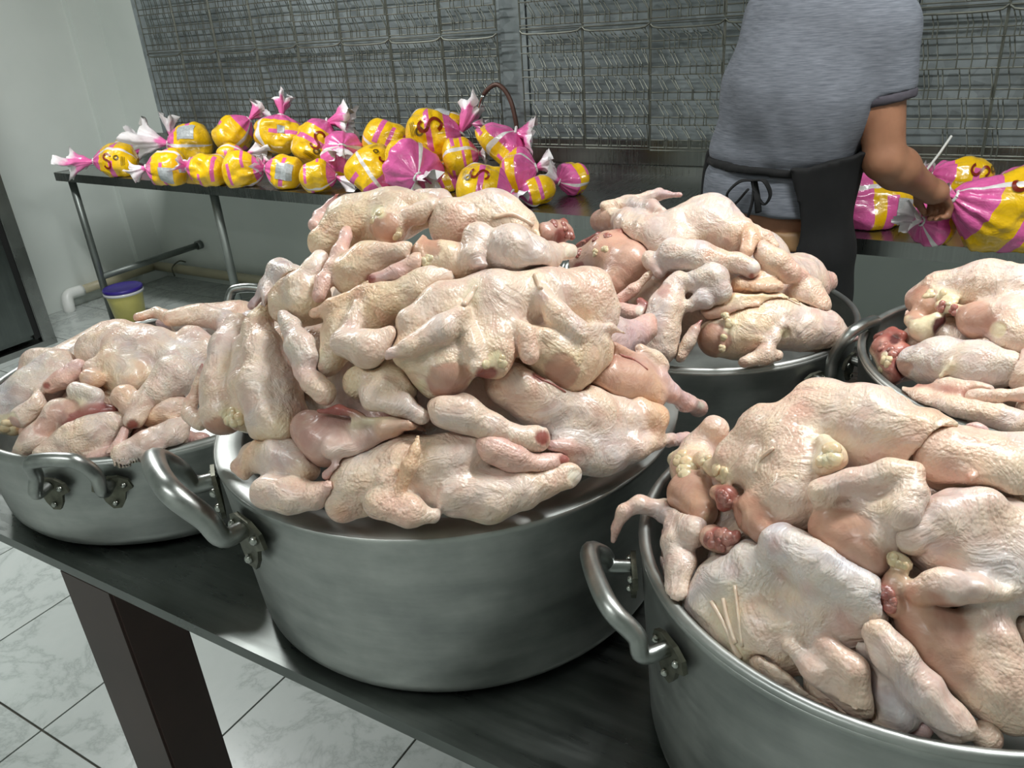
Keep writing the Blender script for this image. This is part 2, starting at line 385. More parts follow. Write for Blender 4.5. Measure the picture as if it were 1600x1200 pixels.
MB().tube([(.07, .054, .27), (.07, YB-.02-oy, .27)], .021, 12).build('cross_bar', M['pipe'], bt, True)
MB().tube([(.07, YB-.035-oy, .27), (.07, YB-.002-oy, .27)], .03, 12).build('wall_cap', M['pipe'], bt, True)

# ------------------------------------------------------------------ galvanised wall sheets and wire racks
PY = 3.2
for (x0, x1, lab) in ((-4.385, -1.93, 'wide galvanised metal sheet behind the pile of yellow bags'), (-1.93, -1.80, 'narrow plain galvanised strip between two groups of wire racks'),
                      (-1.80, -.345, 'galvanised metal sheet behind the racks left of the man in grey'), (-.345, -.29, 'narrow galvanised strip beside the right shoulder of the man'), (-.29, 1.25, 'galvanised metal sheet behind the racks right of the man in grey')):
    narrow = x1-x0 < .2
    o = MB().box(x0-x0, x1-x0-.004, 0, .012 if not narrow else .02, 0, CEIL-.92-.02).build('galvanised_sheet', M['galv'])
    o.location = (x0, PY-(.008 if narrow else 0), .915); tag(o, lab, 'metal sheet')
MB().box(-4.62+4.62, 1.25+4.62, 0, .012, 0, .13).build('splashback', M['steel'], None).location = (-4.62, 3.183, .905)
tag(bpy.data.objects['splashback'], 'low brushed steel splashback along the back of the work table', 'splashback')
WIRE = .0028
def make_rack(h, rows, seed, lean=.075):
    """wire rack of width .285: outline frame, paired rails with upright ticks, slanting pins"""
    rnd = random.Random(seed); W = .285; root = empty('wire_rack')
    f = MB()
    f.tube([(0, 0, 0), (W, 0, 0), (W, 0, h), (0, 0, h), (0, 0, .0)], WIRE*1.25, 6).build('frame', M['wire'], root)
    top = MB(); top.tube(catmull([(0, -.004, h), (.04, -.012, h-.014), (W-.04, -.012, h-.014), (W, -.004, h)], 3), WIRE*1.5, 6).build('hanger_bar', M['wire'], root)
    dz = h/rows
    for k in range(rows):
        z1 = h-(k+1)*dz+.006; z0 = z1+.028
        if k == rows-1: z1 = .012; z0 = .04
        MB().tube([(0, -.003, z1), (W, -.003, z1)], WIRE, 6).build('rail', M['wire'], root)
        MB().tube([(0, .002, z0), (W, .002, z0)], WIRE, 6).build('rail', M['wire'], root)
        pins = MB(); x = .012
        while x < W-.01:
            for dx in (0, .014):
                zt = h-k*dz+(.006 if k else -.014); xa = x+dx; 
                xb = min(W-.004, xa+lean*rnd.uniform(.55, .7)); xa2 = xa
                zb = z0+.01
                if xb-xa2 < .012: continue
                pins.tube([(xa2, .028, zt), (xb, -.004, zb), (xb, -.006, z1-.003)], WIRE*.8, 5)
            x += rnd.choice((.042, .05, .058))
        o = pins.build('pins', M['wire'], root); o['kind'] = 'stuff'
    return root
def copy_tree(o, parent=None):
    c = o.copy(); link(c); c.parent = parent
    for ch in o.children: copy_tree(ch, c)
    return c
protoA = [make_rack(.47, 5, s) for s in (1, 2)]
protoB = [make_rack(.47, 5, s, .02) for s in (5,)]
used = set()
def put_rack(proto, x, z, lab, grp):
    o = proto if id(proto) not in used else copy_tree(proto)
    used.add(id(proto)); o.location = (x, 3.12, z)
    tag(o, lab, 'wire rack', grp)
rn = random.Random(4)
for k in range(8):
    for tier in (0, 1):
        put_rack(protoA[(k+tier) % 2], -4.237+k*.2925, (1.008, 1.485)[tier]+rn.uniform(-.004, .004), ('wire rack hung low on the sheet behind the pile of yellow bags' if tier == 0 else 'wire rack hung in the upper row above the pile of yellow bags'), 'racks behind the pile of bags, %s row' % ('lower', 'upper')[tier])
for k in range(5):
    for tier in (0, 1):
        put_rack(protoA[(k+tier) % 2], -1.789+k*.2895, (1.008, 1.485)[tier]+rn.uniform(-.004, .004), ('wire rack hung low on the sheet left of the man in grey' if tier == 0 else 'wire rack hung in the upper row left of the man in grey'), 'racks left of the man, %s row' % ('lower', 'upper')[tier])
for k in range(5):
    for tier in (0, 1):
        put_rack(protoB[0], -.317+k*.2895, (1.0, 1.475)[tier]+rn.uniform(-.004, .004), ('square-meshed wire rack hung low right of the man in grey' if tier == 0 else 'square-meshed wire rack in the upper row right of the man in grey'), 'racks right of the man, %s row' % ('lower', 'upper')[tier])
h0 = ony(752, 152, 3.02); hx = h0[0]
p = [ony(u, v, 3.06) for u, v in ((748, 185), (751, 160), (760, 142), (775, 132), (788, 140), (798, 158), (804, 180), (808, 205))]; p = catmull([tuple(q) for q in p]+[(p[-1][0]+.01, 3.06, .905)], 5)
r = empty('water_hose', p[-1]); tag(r, 'thin curved hose with a bright metal spout arching above the yellow bags', 'hose')
MB().tube([q-p[-1] for q in p[8:]], .010, 10).build('hose', M['hose'], r, True); MB().tube([q-p[-1] for q in p[:9]], .011, 10).build('spout', M['chrome'], r, True)

# ------------------------------------------------------------------ pot table
PZ = .85
pt = empty('pot_table', (-1.5, .455, 0)); tag(pt, 'low table with a worn metal top and brown legs carrying the pots', 'table')
MB().box(0, 2.3, .0, 1.24, PZ-.006, PZ).build('metal_top', M['steel_dark'], pt)
MB().box(0, 2.3, -.004, .004, PZ-.016, PZ+.002).build('edge_strip', M['steel_dark'], pt)
MB().box(0, 2.3, 1.236, 1.244, PZ-.016, PZ+.002).build('edge_strip', M['steel_dark'], pt)
MB().box(.02, 2.28, .02, 1.22, PZ-.03, PZ-.007).build('underframe', M['wood'], pt)
for lx in (.355, 2.1):
    for ly in (.006, 1.13): MB().box(lx, lx+.13, ly, ly+.1, 0, PZ-.03, .004).build('leg', M['wood'], pt)

# ------------------------------------------------------------------ pots
POTS = dict(L=(-1.192, .778, .325, .17, .12, .31), M=(-.568, .743, .299, .243, .27, .283), R=(-.014, .672, .238, .243, .15, .225), B=(-.41, 1.30, .27, .2, .2, .25), F=(.157, 1.20, .285, .23, .14, .265))
def make_pot(key, label, handles, rw=.012):
    x, y, rt, h, hp, rb = POTS[key]
    root = empty('cooking_pot', (x, y, PZ)); tag(root, label, 'pot', None)
    t = .004; c = .03
    prof = [(0, 0), (rb-c, 0)]+[(rb-c+c*math.sin(a), c-c*math.cos(a)) for a in (.4, .8, 1.2, 1.5)]+[(rt-.002, h-.012)]
    inner = [(rt-t-.002, h-.012), (rb-t, c), (rb-c, t), (0, t)]
    MB().lathe(prof+[(rt, h-.004)]+[(rt-t, h-.004)]+inner, seg=96).build('pot_body', M['pot'], root, True)
    ring = [(rt-rw+rw*.9*math.cos(a)+.0, h-.004+(.0055 if rw < .01 else .003)*math.sin(a)) for a in np.linspace(0, 2*math.pi, 11)]
    MB().lathe(ring, seg=96).build('rolled_rim', M['pot'], root, True)
    for (th, sp, out, up, rad) in handles:
        th = math.radians(th); sp = math.radians(sp); z = h-.035
        def P(a, r, zz): return (r*math.cos(a), r*math.sin(a), zz)
        s2 = sp*.92
        pts = [P(th-sp, rt+.004, z), P(th-sp, rt+.03, z+.002), P(th-s2*.97, rt+out*.7, z+up*.45), P(th-s2*.72, rt+out, z+up*.9), P(th-s2*.3, rt+out*1.05, z+up), P(th+s2*.3, rt+out*1.05, z+up), P(th+s2*.72, rt+out, z+up*.9), P(th+s2*.97, rt+out*.7, z+up*.45), P(th+sp, rt+.03, z+.002), P(th+sp, rt+.004, z)]
        cp = catmull(pts, 6); hd = MB().tube(cp, [rad*(.75+.25*min(1, min(i, len(cp)-1-i)/14)) for i in range(len(cp))], 12).build('handle', M['handle'], root, True)
        for sgn in (-1, 1):
            a0 = th+sgn*sp
            br = MB()
            A = rt+.0015
            def Q(da, zz, o=0): return P(a0+da/A, A+o, zz)
            outl = [(-.012, .012), (.012, .012), (.026, .004), (.03, -.010), (.018, -.016), (.014, -.03), (.006, -.042), (-.006, -.042), (-.014, -.03), (-.018, -.016), (-.03, -.010), (-.026, .004)]
            va = [br.bm.verts.new(Q(dx*rad/.011, z+dz*rad/.011, .001)) for dx, dz in outl]; vb = [br.bm.verts.new(Q(dx*rad/.011, z+dz*rad/.011, .006)) for dx, dz in outl]
            br.bm.faces.new(vb); n = len(outl)
            for i in range(n): br.bm.faces.new((va[i], va[(i+1) % n], vb[(i+1) % n], vb[i]))
            b = br.build('bracket', M['grime'], hd)
            for dx, dz in ((-.019, -.003), (.019, -.003), (0, -.032)):
                MB().ball(Q(dx*rad/.011, z+dz*rad/.011, .007), .0048*rad/.011, 10).build('rivet', M['rivet'], hd, True)
    return root
make_pot('M', 'big dented aluminium pot with wide rim, heaped highest with chickens at the table edge', [(-116, 12, .058, .065, .0135)], .019)
make_pot('L', 'shallow wide aluminium pot at the end of the table above the brown leg', [(-63, 8, .036, .062, .0105), (117, 8, .036, .062, .0105)], .008)
make_pot('R', 'deep aluminium pot with a thin bar handle hanging beside the big dented pot', [(-142, 13, .046, .04, .009), (38, 13, .046, .04, .009)], .006)
make_pot('B', 'aluminium pot with small handle standing behind, in front of the man in grey', [(-22, 10, .04, .085, .009), (158, 10, .05, .06, .009)], .006)
make_pot('F', 'aluminium pot in the far row with red chicken cavities at its rim', [(20, 9, .05, .05, .01)], .006)

# ------------------------------------------------------------------ distance-field modelling (smooth unions of tapering round limbs)
_rs = np.random.RandomState(7); _LAT = _rs.rand(32, 32, 32).astype(np.float32)
def vnoise(P, scale):
    q = P*scale; i = np.floor(q).astype(int); f = q-i; f = f*f*(3-2*f); i &= 31; j = (i+1) & 31
    L = _LAT; x0, y0, z0 = i.T; x1, y1, z1 = j.T; fx, fy, fz = f.T
    def lp(a, b, t): return a+(b-a)*t
    return lp(lp(lp(L[x0, y0, z0], L[x1, y0, z0], fx), lp(L[x0, y1, z0], L[x1, y1, z0], fx), fy), lp(lp(L[x0, y0, z1], L[x1, y0, z1], fx), lp(L[x0, y1, z1], L[x1, y1, z1], fx), fy), fz)-.5
def cone_d(P, a, b, ra, rb, sy=1.0, y0=0.0):
    """distance to a limb from sphere a to sphere b"""
    if sy != 1.0:
        P = P.copy(); P[..., 1] = (P[..., 1]-y0)*sy+y0
        a = np.array([a[0], (a[1]-y0)*sy+y0, a[2]]); b = np.array([b[0], (b[1]-y0)*sy+y0, b[2]])
    ab = b-a; L2 = float(ab @ ab)
    pa = P-a
    t = np.clip((pa @ ab)/max(L2, 1e-12), 0, 1)
    d = pa-t[..., None]*ab
    return np.sqrt(np.einsum('...i,...i->...', d, d))-(ra+(rb-ra)*t)
def smin(a, b, k):
    h = np.maximum(k-np.abs(a-b), 0)/k; return np.minimum(a, b)-h*h*k*.25
def smax(a, b, k): return -smin(-a, -b, k)
def prim_box(p, m=0.):
    a, b, ra, rb = p['a'], p['b'], p['ra'], p['rb']
    lo = np.minimum(a-ra, b-rb)-m; hi = np.maximum(a+ra, b+rb)+m
    if p.get('sy', 1.) < 1: ex = max(ra, rb)*(1/p['sy']-1); lo[1] -= ex; hi[1] += ex
    return lo, hi
def eval_prims(prims, org, shape, h):
    """grid of the union of prims, only evaluated near each prim"""
    D = np.full(shape, .06, np.float32)
    for p in prims:
        k = p['k']; lo, hi = prim_box(p, .012+k)
        i0 = np.maximum(np.floor((lo-org)/h).astype(int), 0); i1 = np.minimum(np.ceil((hi-org)/h).astype(int)+1, shape)
        if (i1 <= i0).any(): continue
        sl = tuple(slice(a, b) for a, b in zip(i0, i1))
        ax = [org[c]+h*np.arange(i0[c], i1[c]) for c in range(3)]
        P = np.stack(np.meshgrid(*ax, indexing='ij'), -1).astype(np.float32)
        d = cone_d(P, p['a'].astype(np.float32), p['b'].astype(np.float32), p['ra'], p['rb'], p.get('sy', 1.), p.get('y0', 0.))
        if p.get('cut'): D[sl] = smax(D[sl], -d, k)
        else: D[sl] = smin(D[sl], d, k)
    return D
def surface_net(D, org, h):
    S = D < 0; nx, ny, nz = D.shape
    c = S[:-1, :-1, :-1].astype(np.int8)
    for dx in (0, 1):
        for dy in (0, 1):
            for dz in (0, 1):
                if dx+dy+dz: c = c+S[dx:nx-1+dx, dy:ny-1+dy, dz:nz-1+dz]
    I = np.argwhere((c > 0) & (c < 8))
    if len(I) == 0: return np.zeros((0, 3)), np.zeros((0, 4), int)
    idx = np.full((nx-1, ny-1, nz-1), -1, np.int64); idx[tuple(I.T)] = np.arange(len(I))
    acc = np.zeros((len(I), 3)); cnt = np.zeros(len(I))
    cs = [(0, 0, 0), (1, 0, 0), (0, 1, 0), (1, 1, 0), (0, 0, 1), (1, 0, 1), (0, 1, 1), (1, 1, 1)]
    val = {q: D[I[:, 0]+q[0], I[:, 1]+q[1], I[:, 2]+q[2]] for q in cs}
    for q in cs:
        for ax in range(3):
            if q[ax]: continue
            q2 = list(q); q2[ax] = 1; a, b = val[q], val[tuple(q2)]
            m = (a < 0) != (b < 0); t = np.where(m, a/np.where(m, a-b, 1), 0)
            for k in range(3): acc[:, k] += m*(q[k]+(t if k == ax else 0))
            cnt += m
    V = (I+acc/cnt[:, None])*h+org
    F = []
    for ax in range(3):
        sl0 = [slice(None)]*3; sl1 = [slice(None)]*3; sl0[ax] = slice(0, -1); sl1[ax] = slice(1, None)
        A, B = S[tuple(sl0)], S[tuple(sl1)]; E = np.argwhere(A != B)
        b, c2 = [(1, 2), (2, 0), (0, 1)][ax]
        ok = (E[:, b] > 0) & (E[:, c2] > 0) & (E[:, b] < D.shape[b]-1) & (E[:, c2] < D.shape[c2]-1); E = E[ok]
        if not len(E): continue
        def at(ob, oc): q = E.copy(); q[:, b] += ob; q[:, c2] += oc; return idx[tuple(q.T)]
        Q = np.stack([at(-1, -1), at(0, -1), at(0, 0), at(-1, 0)], 1)
        fl = ~A[tuple(E.T)]; Q[fl] = Q[fl][:, ::-1]; F.append(Q)
    F = np.concatenate(F); F = F[(F >= 0).all(1)]
    return V, F
def drop_bits(V, F, least=90):
    """removes tiny loose islands"""
    lab = np.arange(len(V))
    for _ in range(400):
        m = lab[F].min(1); new = lab.copy(); np.minimum.at(new, F.ravel(), np.repeat(m, 4)); new = new[new]
        if (new == lab).all(): break
        lab = new
    cnt = np.bincount(lab, minlength=len(V)); keep = cnt[lab] >= min(least, cnt.max())
    remap = np.cumsum(keep)-1; F = F[keep[F].all(1)]
    return V[keep], remap[F]
def normals_of(V, F):
    n = np.cross(V[F[:, 2]]-V[F[:, 0]], V[F[:, 3]]-V[F[:, 1]]); N = np.zeros_like(V)
    for k in range(4): np.add.at(N, F[:, k], n)
    return N/np.maximum(np.linalg.norm(N, axis=1, keepdims=True), 1e-12)
def relax(V, F, it=1, w=.5):
    for _ in range(it):
        S = np.zeros_like(V); c = np.zeros(len(V))
        for k in range(4):
            np.add.at(S, F[:, k], V[F[:, (k+1) % 4]]); np.add.at(S, F[:, k], V[F[:, (k+3) % 4]]); np.add.at(c, F[:, k], 2)
        V = V+(S/np.maximum(c, 1)[:, None]-V)*w
    return V
def np_mesh(name, V, F, colors=None):
    me = bpy.data.meshes.new(name); n, f = len(V), len(F)
    me.vertices.add(n); me.vertices.foreach_set('co', np.ascontiguousarray(V, np.float32).ravel())
    me.loops.add(f*4); me.loops.foreach_set('vertex_index', np.ascontiguousarray(F, np.int32).ravel())
    me.polygons.add(f); me.polygons.foreach_set('loop_start', np.arange(0, f*4, 4, dtype=np.int32))
    me.update(calc_edges=True); me.validate()
    if colors is not None:
        ca = me.color_attributes.new('Col', 'FLOAT_COLOR', 'POINT'); ca.data.foreach_set('color', np.ascontiguousarray(colors, np.float32).ravel())
    me.shade_smooth(); return me

# ------------------------------------------------------------------ chickens
# colours: s pale skin, g greyish skin, y yellow skin, p pink, o orange skin, m bare breast meat, r red flesh, f fat, w white cartilage, d dark cavity
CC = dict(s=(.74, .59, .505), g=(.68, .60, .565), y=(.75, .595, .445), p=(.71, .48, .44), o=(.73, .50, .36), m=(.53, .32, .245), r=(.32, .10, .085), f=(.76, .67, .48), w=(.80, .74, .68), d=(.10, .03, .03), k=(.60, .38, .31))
SKINNY = dict(s=1, g=1, y=1, p=.8, o=1, m=0, r=0, f=.1, w=0, d=0, k=.15)
POTD = dict(L=(.97, -.005), M=(1.06, .03), R=(.955, -.02), B=(1.03, .01), F=(.97, -.005))
def dome_hit(pot, u, v):
    fr, up = POTD[pot]
    x, y, rt, h, hp, rb = POTS[pot]; r = ray(u, v); r = r/np.linalg.norm(r)
    t = np.linspace(.2, 3.0, 1401); P = CP+t[:, None]*r
    rho2 = (((P[:, 0]-x)**2+(P[:, 1]-y)**2)/(rt*fr)**2)**1.3
    g = P[:, 2]-(PZ+h+up+(hp-up)*(1-np.minimum(rho2, 1.0)-5*np.maximum(rho2-1.0, 0)))
    s = np.argmax(g < 0) if (g < 0).any() else int(np.argmin(g))
    if not (g < 0).any():
        near = (np.abs(P[:, 0]-x)**2+(P[:, 1]-y)**2) < (rt*1.6)**2
        gg = np.where(near, g, 9); s = int(np.argmin(gg))
    return t[s], r
def sphere_at(pot, u, v, rpx, d):
    """sphere of apparent radius rpx whose front lies d in front of the heap surface"""
    t, r = dome_hit(pot, u, v); fz = float(r @ _fwd)
    tc = t
    for _ in range(4):
        rm = rpx*tc*fz/FPX; tc = t+rm-(d(rm) if callable(d) else d)
    rm = rpx*tc*fz/FPX
    return CP+r*tc, rm
def parse(pot, spec, lift=0.):
    prims, paints, bones = [], [], []
    for line in spec.strip().splitlines():
        line = line.split('#')[0].split()
        if not line: continue
        head, pts = line[0], [tuple(float(x) for x in w.split(',')) for w in line[1:]]
        kind, colr, extra = head[0], head[1], (float(head[2:])/1000 if len(head) > 2 else 0.)+lift
        if kind == 'P':
            for (u, v, rp) in pts:
                t, r = dome_hit(pot, u, v); paints.append((r, t, rp/FPX, colr))
            continue
        k = {'b': .015, 'l': .0055, 't': .004, 'x': .006, 'n': .007}[kind]
        dd = {'b': lambda rm: extra, 'l': lambda rm: 1.2*rm+extra, 't': lambda rm: 1.25*rm+extra, 'x': lambda rm: 1.0*rm+extra, 'n': lambda rm: .15*rm+extra}[kind]
        sp = [sphere_at(pot, u, v, rp, dd) for (u, v, rp) in pts]
        if len(sp) == 1: sp = sp*2
        for (a, ra), (b, rb) in zip(sp, sp[1:]): prims.append(dict(a=a, b=b, ra=ra, rb=rb, k=k, c=colr, cut=(kind == 'x')))
    return prims, paints
BIRDS = []
def pot_wall_cut(D, org, shape, h, pots):
    ax = [org[c]+h*np.arange(shape[c]) for c in range(3)]
    for key in pots:
        x, y, rt, hh, hp, rb = POTS[key]
        X, Y = np.meshgrid(ax[0]-x, ax[1]-y, indexing='ij'); rho = np.sqrt(X*X+Y*Y)[:, :, None]; Z = ax[2][None, None, :]
        wall = np.maximum(np.abs(rho-(rt-.005))-.012, Z-(PZ+hh+.004))
        D = np.maximum(D, -wall)
        D = np.maximum(D, np.where(rho < rt, (PZ+.006)-Z, -1))
    return np.maximum(D, (PZ+.003)-ax[2][None, None, :])
def colour_verts(V, N, prims, paints):
    W = np.zeros(len(V)); Cc = np.zeros((len(V), 3)); A = np.zeros(len(V))
    for p in prims:
        d = cone_d(V, p['a'], p['b'], p['ra'], p['rb'])
        if p['cut']: d = np.abs(d)+.0005
        w = np.exp(-np.clip(d, -.004, .08)/.0035); W += w; Cc += w[:, None]*np.array(CC[p['c']]); A += w*SKINNY[p['c']]
    W = np.maximum(W, 1e-9); Cc /= W[:, None]; A /= W
    wob = vnoise(V, 55)*.35+vnoise(V, 140)*.25
    for (r, t, ra, colr) in paints:
        Q = V-CP; s = Q @ r; dist = np.linalg.norm(Q-s[:, None]*r, axis=1); rad = ra*t
        soft = colr in 'poysg'
        m = (.65 if soft else 1)*np.clip((rad*(1+wob)-dist)/((.8 if soft else .08)*rad+.0015), 0, 1)*np.clip(((t+rad+.05)-s)/.02, 0, 1)*((N @ r) < .35)
        Cc = Cc*(1-m[:, None])+np.array(CC[colr])*m[:, None]; A = A*(1-m)+SKINNY[colr]*m
    return np.concatenate([Cc, A[:, None]], 1)
def build_bird(name, label, cat, group, prims, paints, pots, h=.0036, noise=1.0, carve=True, inside=False):
    lo = np.min([prim_box(p)[0] for p in prims if not p['cut']], 0)-.012; hi = np.max([prim_box(p)[1] for p in prims if not p['cut']], 0)+.012
    lo[2] = max(lo[2], PZ)
    shape = tuple(np.ceil((hi-lo)/h).astype(int)+1)
    D = eval_prims(prims, lo, shape, h)
    if carve:
        for (plo, phi, pp) in BIRDS:
            if (plo > hi).any() or (phi < lo).any(): continue
            i0 = np.maximum(np.floor((plo-lo)/h).astype(int), 0); i1 = np.minimum(np.ceil((phi-lo)/h).astype(int)+1, shape)
            if (i1 <= i0).any(): continue
            sl = tuple(slice(a, b) for a, b in zip(i0, i1)); sub = D[sl]
            if not (sub < 0).any(): continue
            E = eval_prims(pp, lo+i0*h, sub.shape, h)
            D[sl] = smax(sub, -(E-.0012), .004)
    D = pot_wall_cut(D, lo, shape, h, pots)
    if inside:
        x, y, rt = POTS[pots[0]][:3]; X, Y = np.meshgrid(lo[0]+h*np.arange(shape[0])-x, lo[1]+h*np.arange(shape[1])-y, indexing='ij')
        D = np.maximum(D, (np.sqrt(X*X+Y*Y)-(rt-.022))[:, :, None])
    V, F = surface_net(D, lo, h)
    if len(V) < 50: print('EMPTY', label); return None
    V, F = drop_bits(V, F); V = relax(V, F, 1, .5); N = normals_of(V, F)
    wv = V+.012*np.stack([vnoise(V+1, 30), vnoise(V+4, 30), vnoise(V+8, 30)], 1); ridge = 1-2*np.abs(vnoise(wv*np.array([1, 1, .6]), 60))*2
    ds = (.0036*vnoise(V, 38)+.0042*vnoise(V+7, 17)+.0016*vnoise(V+3, 95)+.0011*ridge*np.clip(vnoise(V+11, 20)*4+.4, 0, 1))*noise
    cols = colour_verts(V, N, prims, paints)
    V = V+N*ds[:, None]*(.35+.65*cols[:, 3:4])
    org = np.array([V[:, 0].mean(), V[:, 1].mean(), V[:, 2].min()])
    o = mesh_obj(name, np_mesh(name, V-org, F, cols), M['chicken']); o.location = org
    tag(o, label, cat, group)
    BIRDS.append((lo, hi, prims)); return o
def bird(pot, label, spec, name='plucked_chicken', cat='chicken', group=None, h=.0027, noise=1.0, lift=0.):
    prims, paints = parse(pot, spec, lift/1000); return build_bird(name, label, cat, group, prims, paints, [pot], h, noise)

from mathutils.bvhtree import BVHTree
def on_bird(o, pts):
    """points of the bird's own surface met by the sight lines of the given pixels"""
    me = o.data; V = np.empty(len(me.vertices)*3, np.float32); me.vertices.foreach_get('co', V); V = V.reshape(-1, 3)
    tree = BVHTree.FromPolygons([tuple(v) for v in V], [tuple(p.vertices) for p in me.polygons]); out = []
    org = Vector(CP)-o.location
    for q in pts:
        r = Vector(ray(q[0], q[1])).normalized(); hit = tree.ray_cast(org, r)
        if hit[0] is not None: out.append((hit[0], hit[1], q[2]*(hit[3])/FPX))
    return out
def strand(o, *lines, mat='strand', name='skin_strand'):
    for pts in lines:
        h = on_bird(o, pts)
        if len(h) > 1: MB().tube(catmull([p+n*r*.35 for p, n, r in h], 5), [h[min(len(h)-1, i//5)][2] for i in range((len(h)-1)*5+1)], 8).build(name, M[mat], o, True)
def lumps(o, pts, mat='fat', name='fat_lump', seed=1, n=4):
    rnd = random.Random(seed); mb = MB()
    for (p, nn, r) in on_bird(o, pts):
        for k in range(n):
            d = Vector((rnd.uniform(-1, 1), rnd.uniform(-1, 1), rnd.uniform(-1, 1)))*r*.6; d -= nn*d.dot(nn)*.9; rr = r*rnd.uniform(.6, .95)
            g = bmesh.ops.create_icosphere(mb.bm, subdivisions=2, radius=rr); ph = rnd.random()*9
            for v in g['verts']:
                w = 1+.5*vnoise(np.array([[v.co.x/rr+ph, v.co.y/rr, v.co.z/rr]]), 1.3)[0]; c = v.co*w; c -= nn*c.dot(nn)*.45; v.co = c+p+d-nn*rr*.12
    if len(mb.bm.verts): mb.build(name, M[mat], o, True)

# every bird is traced as limbs: kind+colour[+mm towards the viewer] then u,v,radius in photograph pixels laid over the heap of that pot
# ---- big pot in the middle
o = bird('M', 'chicken lying back-up with both wings spread and a cut neck, centre of the big heap', '''
bs 648,508,28 700,480,38 770,472,46 850,464,42 912,470,47 936,494,34
bs 770,472,44 772,520,40 772,552,26
by 640,552,28 690,580,46
bs 735,540,30 690,575,40
by 838,540,32 882,562,50 925,545,36
ls 742,572,14 738,545,14 722,492,13
ls+5 722,488,16 692,515,22 640,543,17 612,552,9
lp+5 612,552,8 604,560,4
ls 828,555,14 822,520,15 812,508,10
ls+5 845,458,13 868,488,21 902,520,20
ls+5 902,520,16 945,533,7
ls+12 925,512,10 952,512,9 977,521,4
ls 848,522,10 890,536,8
by 772,550,24 768,570,21
tf 744,447,5 735,462,5 724,478,4
tf 833,425,3 838,436,4 844,449,4
Pm 702,598,36
Pm 878,580,30
Pf 655,604,12 738,600,9
Pf 775,562,15
Pp 775,505,9 774,520,7
Pp 715,485,14 850,462,14
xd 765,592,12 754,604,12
Pr 755,588,14 768,582,10
''', lift=20)
lumps(o, [(752,590,9), (760,602,9)], 'flesh', 'torn_flesh', 9); lumps(o, [(784,566,9), (758,566,8)], seed=10); strand(o, [(744,447,4), (735,462,5), (724,478,4)], [(836,430,4), (842,444,4), (845,452,4)])
o = bird('M', 'chicken on top of the big heap with leg stretched out and folded wing', '''
bs 712,352,44 770,348,46 800,360,40
by 664,400,24 692,412,30 742,415,28
ls 800,392,44 828,404,36 858,400,22
ls 858,398,17 880,393,13 890,393,14
Pw 893,392,12
ls+4 748,372,26 740,398,18
ls+8 740,400,15 752,418,11 772,426,8
ls 735,408,10 768,428,6
tf 770,338,4 800,335,4 835,352,5 842,374,4
Pm 673,384,17
tk 662,372,6 655,392,7 664,412,6
Pf 665,410,8
''')
lumps(o, [(662,410,7), (670,402,6)], seed=14); strand(o, [(770,340,3.5), (800,336,4), (832,352,4)])
o = bird('M', 'chicken at the very top with a bare round breast end and raised left wing tip', '''
by 505,378,26 552,350,42 615,335,38 660,330,28
bs 610,356,29
Pm 604,356,25
Pf 592,330,12
ls 626,316,7 655,308,11 690,312,15 701,322,14
ls 640,338,16 680,330,18 702,322,12
lp 493,352,11 500,338,10 517,318,6
lr 517,318,5 528,303,2.5
Pf 625,362,9
''')
lumps(o, [(592,332,8), (582,342,7)], seed=12); lumps(o, [(622,368,7)], seed=13)
bird('M', 'chicken with a pink wing tip pointing straight up and its long neck lying forward', '''
by 552,430,34 580,415,34 610,402,22
lp 543,350,4 541,368,9 530,395,11 520,415,11
ls 595,395,14 628,392,13 640,388,10
lp 585,436,11 620,425,12 650,408,12 666,385,10
Pr 578,437,9
tf 640,412,5 655,398,5
lp 515,420,9 505,440,12 498,462,11
''')
bird('M', 'chicken with a drumstick pointing up to the back, left slope of the big heap', '''
by 452,470,32 478,468,36 470,455,30
ls 500,402,12 488,422,15 468,445,24
Pw 500,400,9
bs 445,480,22
''')
o = bird('M', 'whole chicken lying breast-up on the left slope with a deep breast crease', '''
ns 370,508,20 362,545,30 353,600,38 348,645,35
ns 404,515,24 414,552,33 424,605,47 432,645,47
ns-14 388,540,22 386,600,26 388,650,24
ny 412,478,10 406,500,18 398,520,22
lp+2 452,552,5 472,580,13 490,600,17
ls+2 490,600,18 505,615,21
lg 444,490,13 456,512,16 470,540,24 478,560,22
Pp 443,478,16
Py 430,680,14 410,685,12 450,675,12
ny 400,676,9 440,668,22
Pm 346,674,26
nf 362,650,10 372,660,9 352,648,8
Pf 364,652,15
ls 345,560,14 338,580,14
''')
lumps(o, [(360,652,10), (372,660,9), (352,646,7)], seed=11)
bird('M', 'thin red-tipped wing hanging at the left rim of the big heap', '''
lr 316,568,3 315,580,5
ls 315,580,6 310,600,9 299,628,11 295,648,13 312,664,9
bs 325,640,14 335,620,14
''')
bird('M', 'chicken with a large bent wing and orange flap, left of the spread-wing bird', '''
by 510,565,24 540,515,32 595,472,36 655,455,36
bs 655,455,30 690,430,26
lo 492,490,10 520,478,12 560,458,9
ls+4 558,478,9 552,505,14 540,530,20
ls+6 540,535,22 575,545,30 612,526,16
ls 612,526,12 625,515,8
Pp 545,505,10
Pf 497,555,14
Pm 488,558,9
''')
bird('M', 'small yellow-skinned chicken tucked under the spread-wing bird', '''
by 562,600,26 595,592,30 628,605,26
ls+2 572,612,14 600,602,11 612,604,8
ls 580,625,20 630,632,18 660,652,13
''')
bird('M', 'single drumstick with a red cut end sticking out of the middle of the heap', '''
ls 695,640,30 725,645,29 765,665,22
ls 765,665,20 805,682,15 835,687,17
ls 828,687,17 842,684,17
Pr 846,685,13
Pw 846,668,5 838,700,5
''')
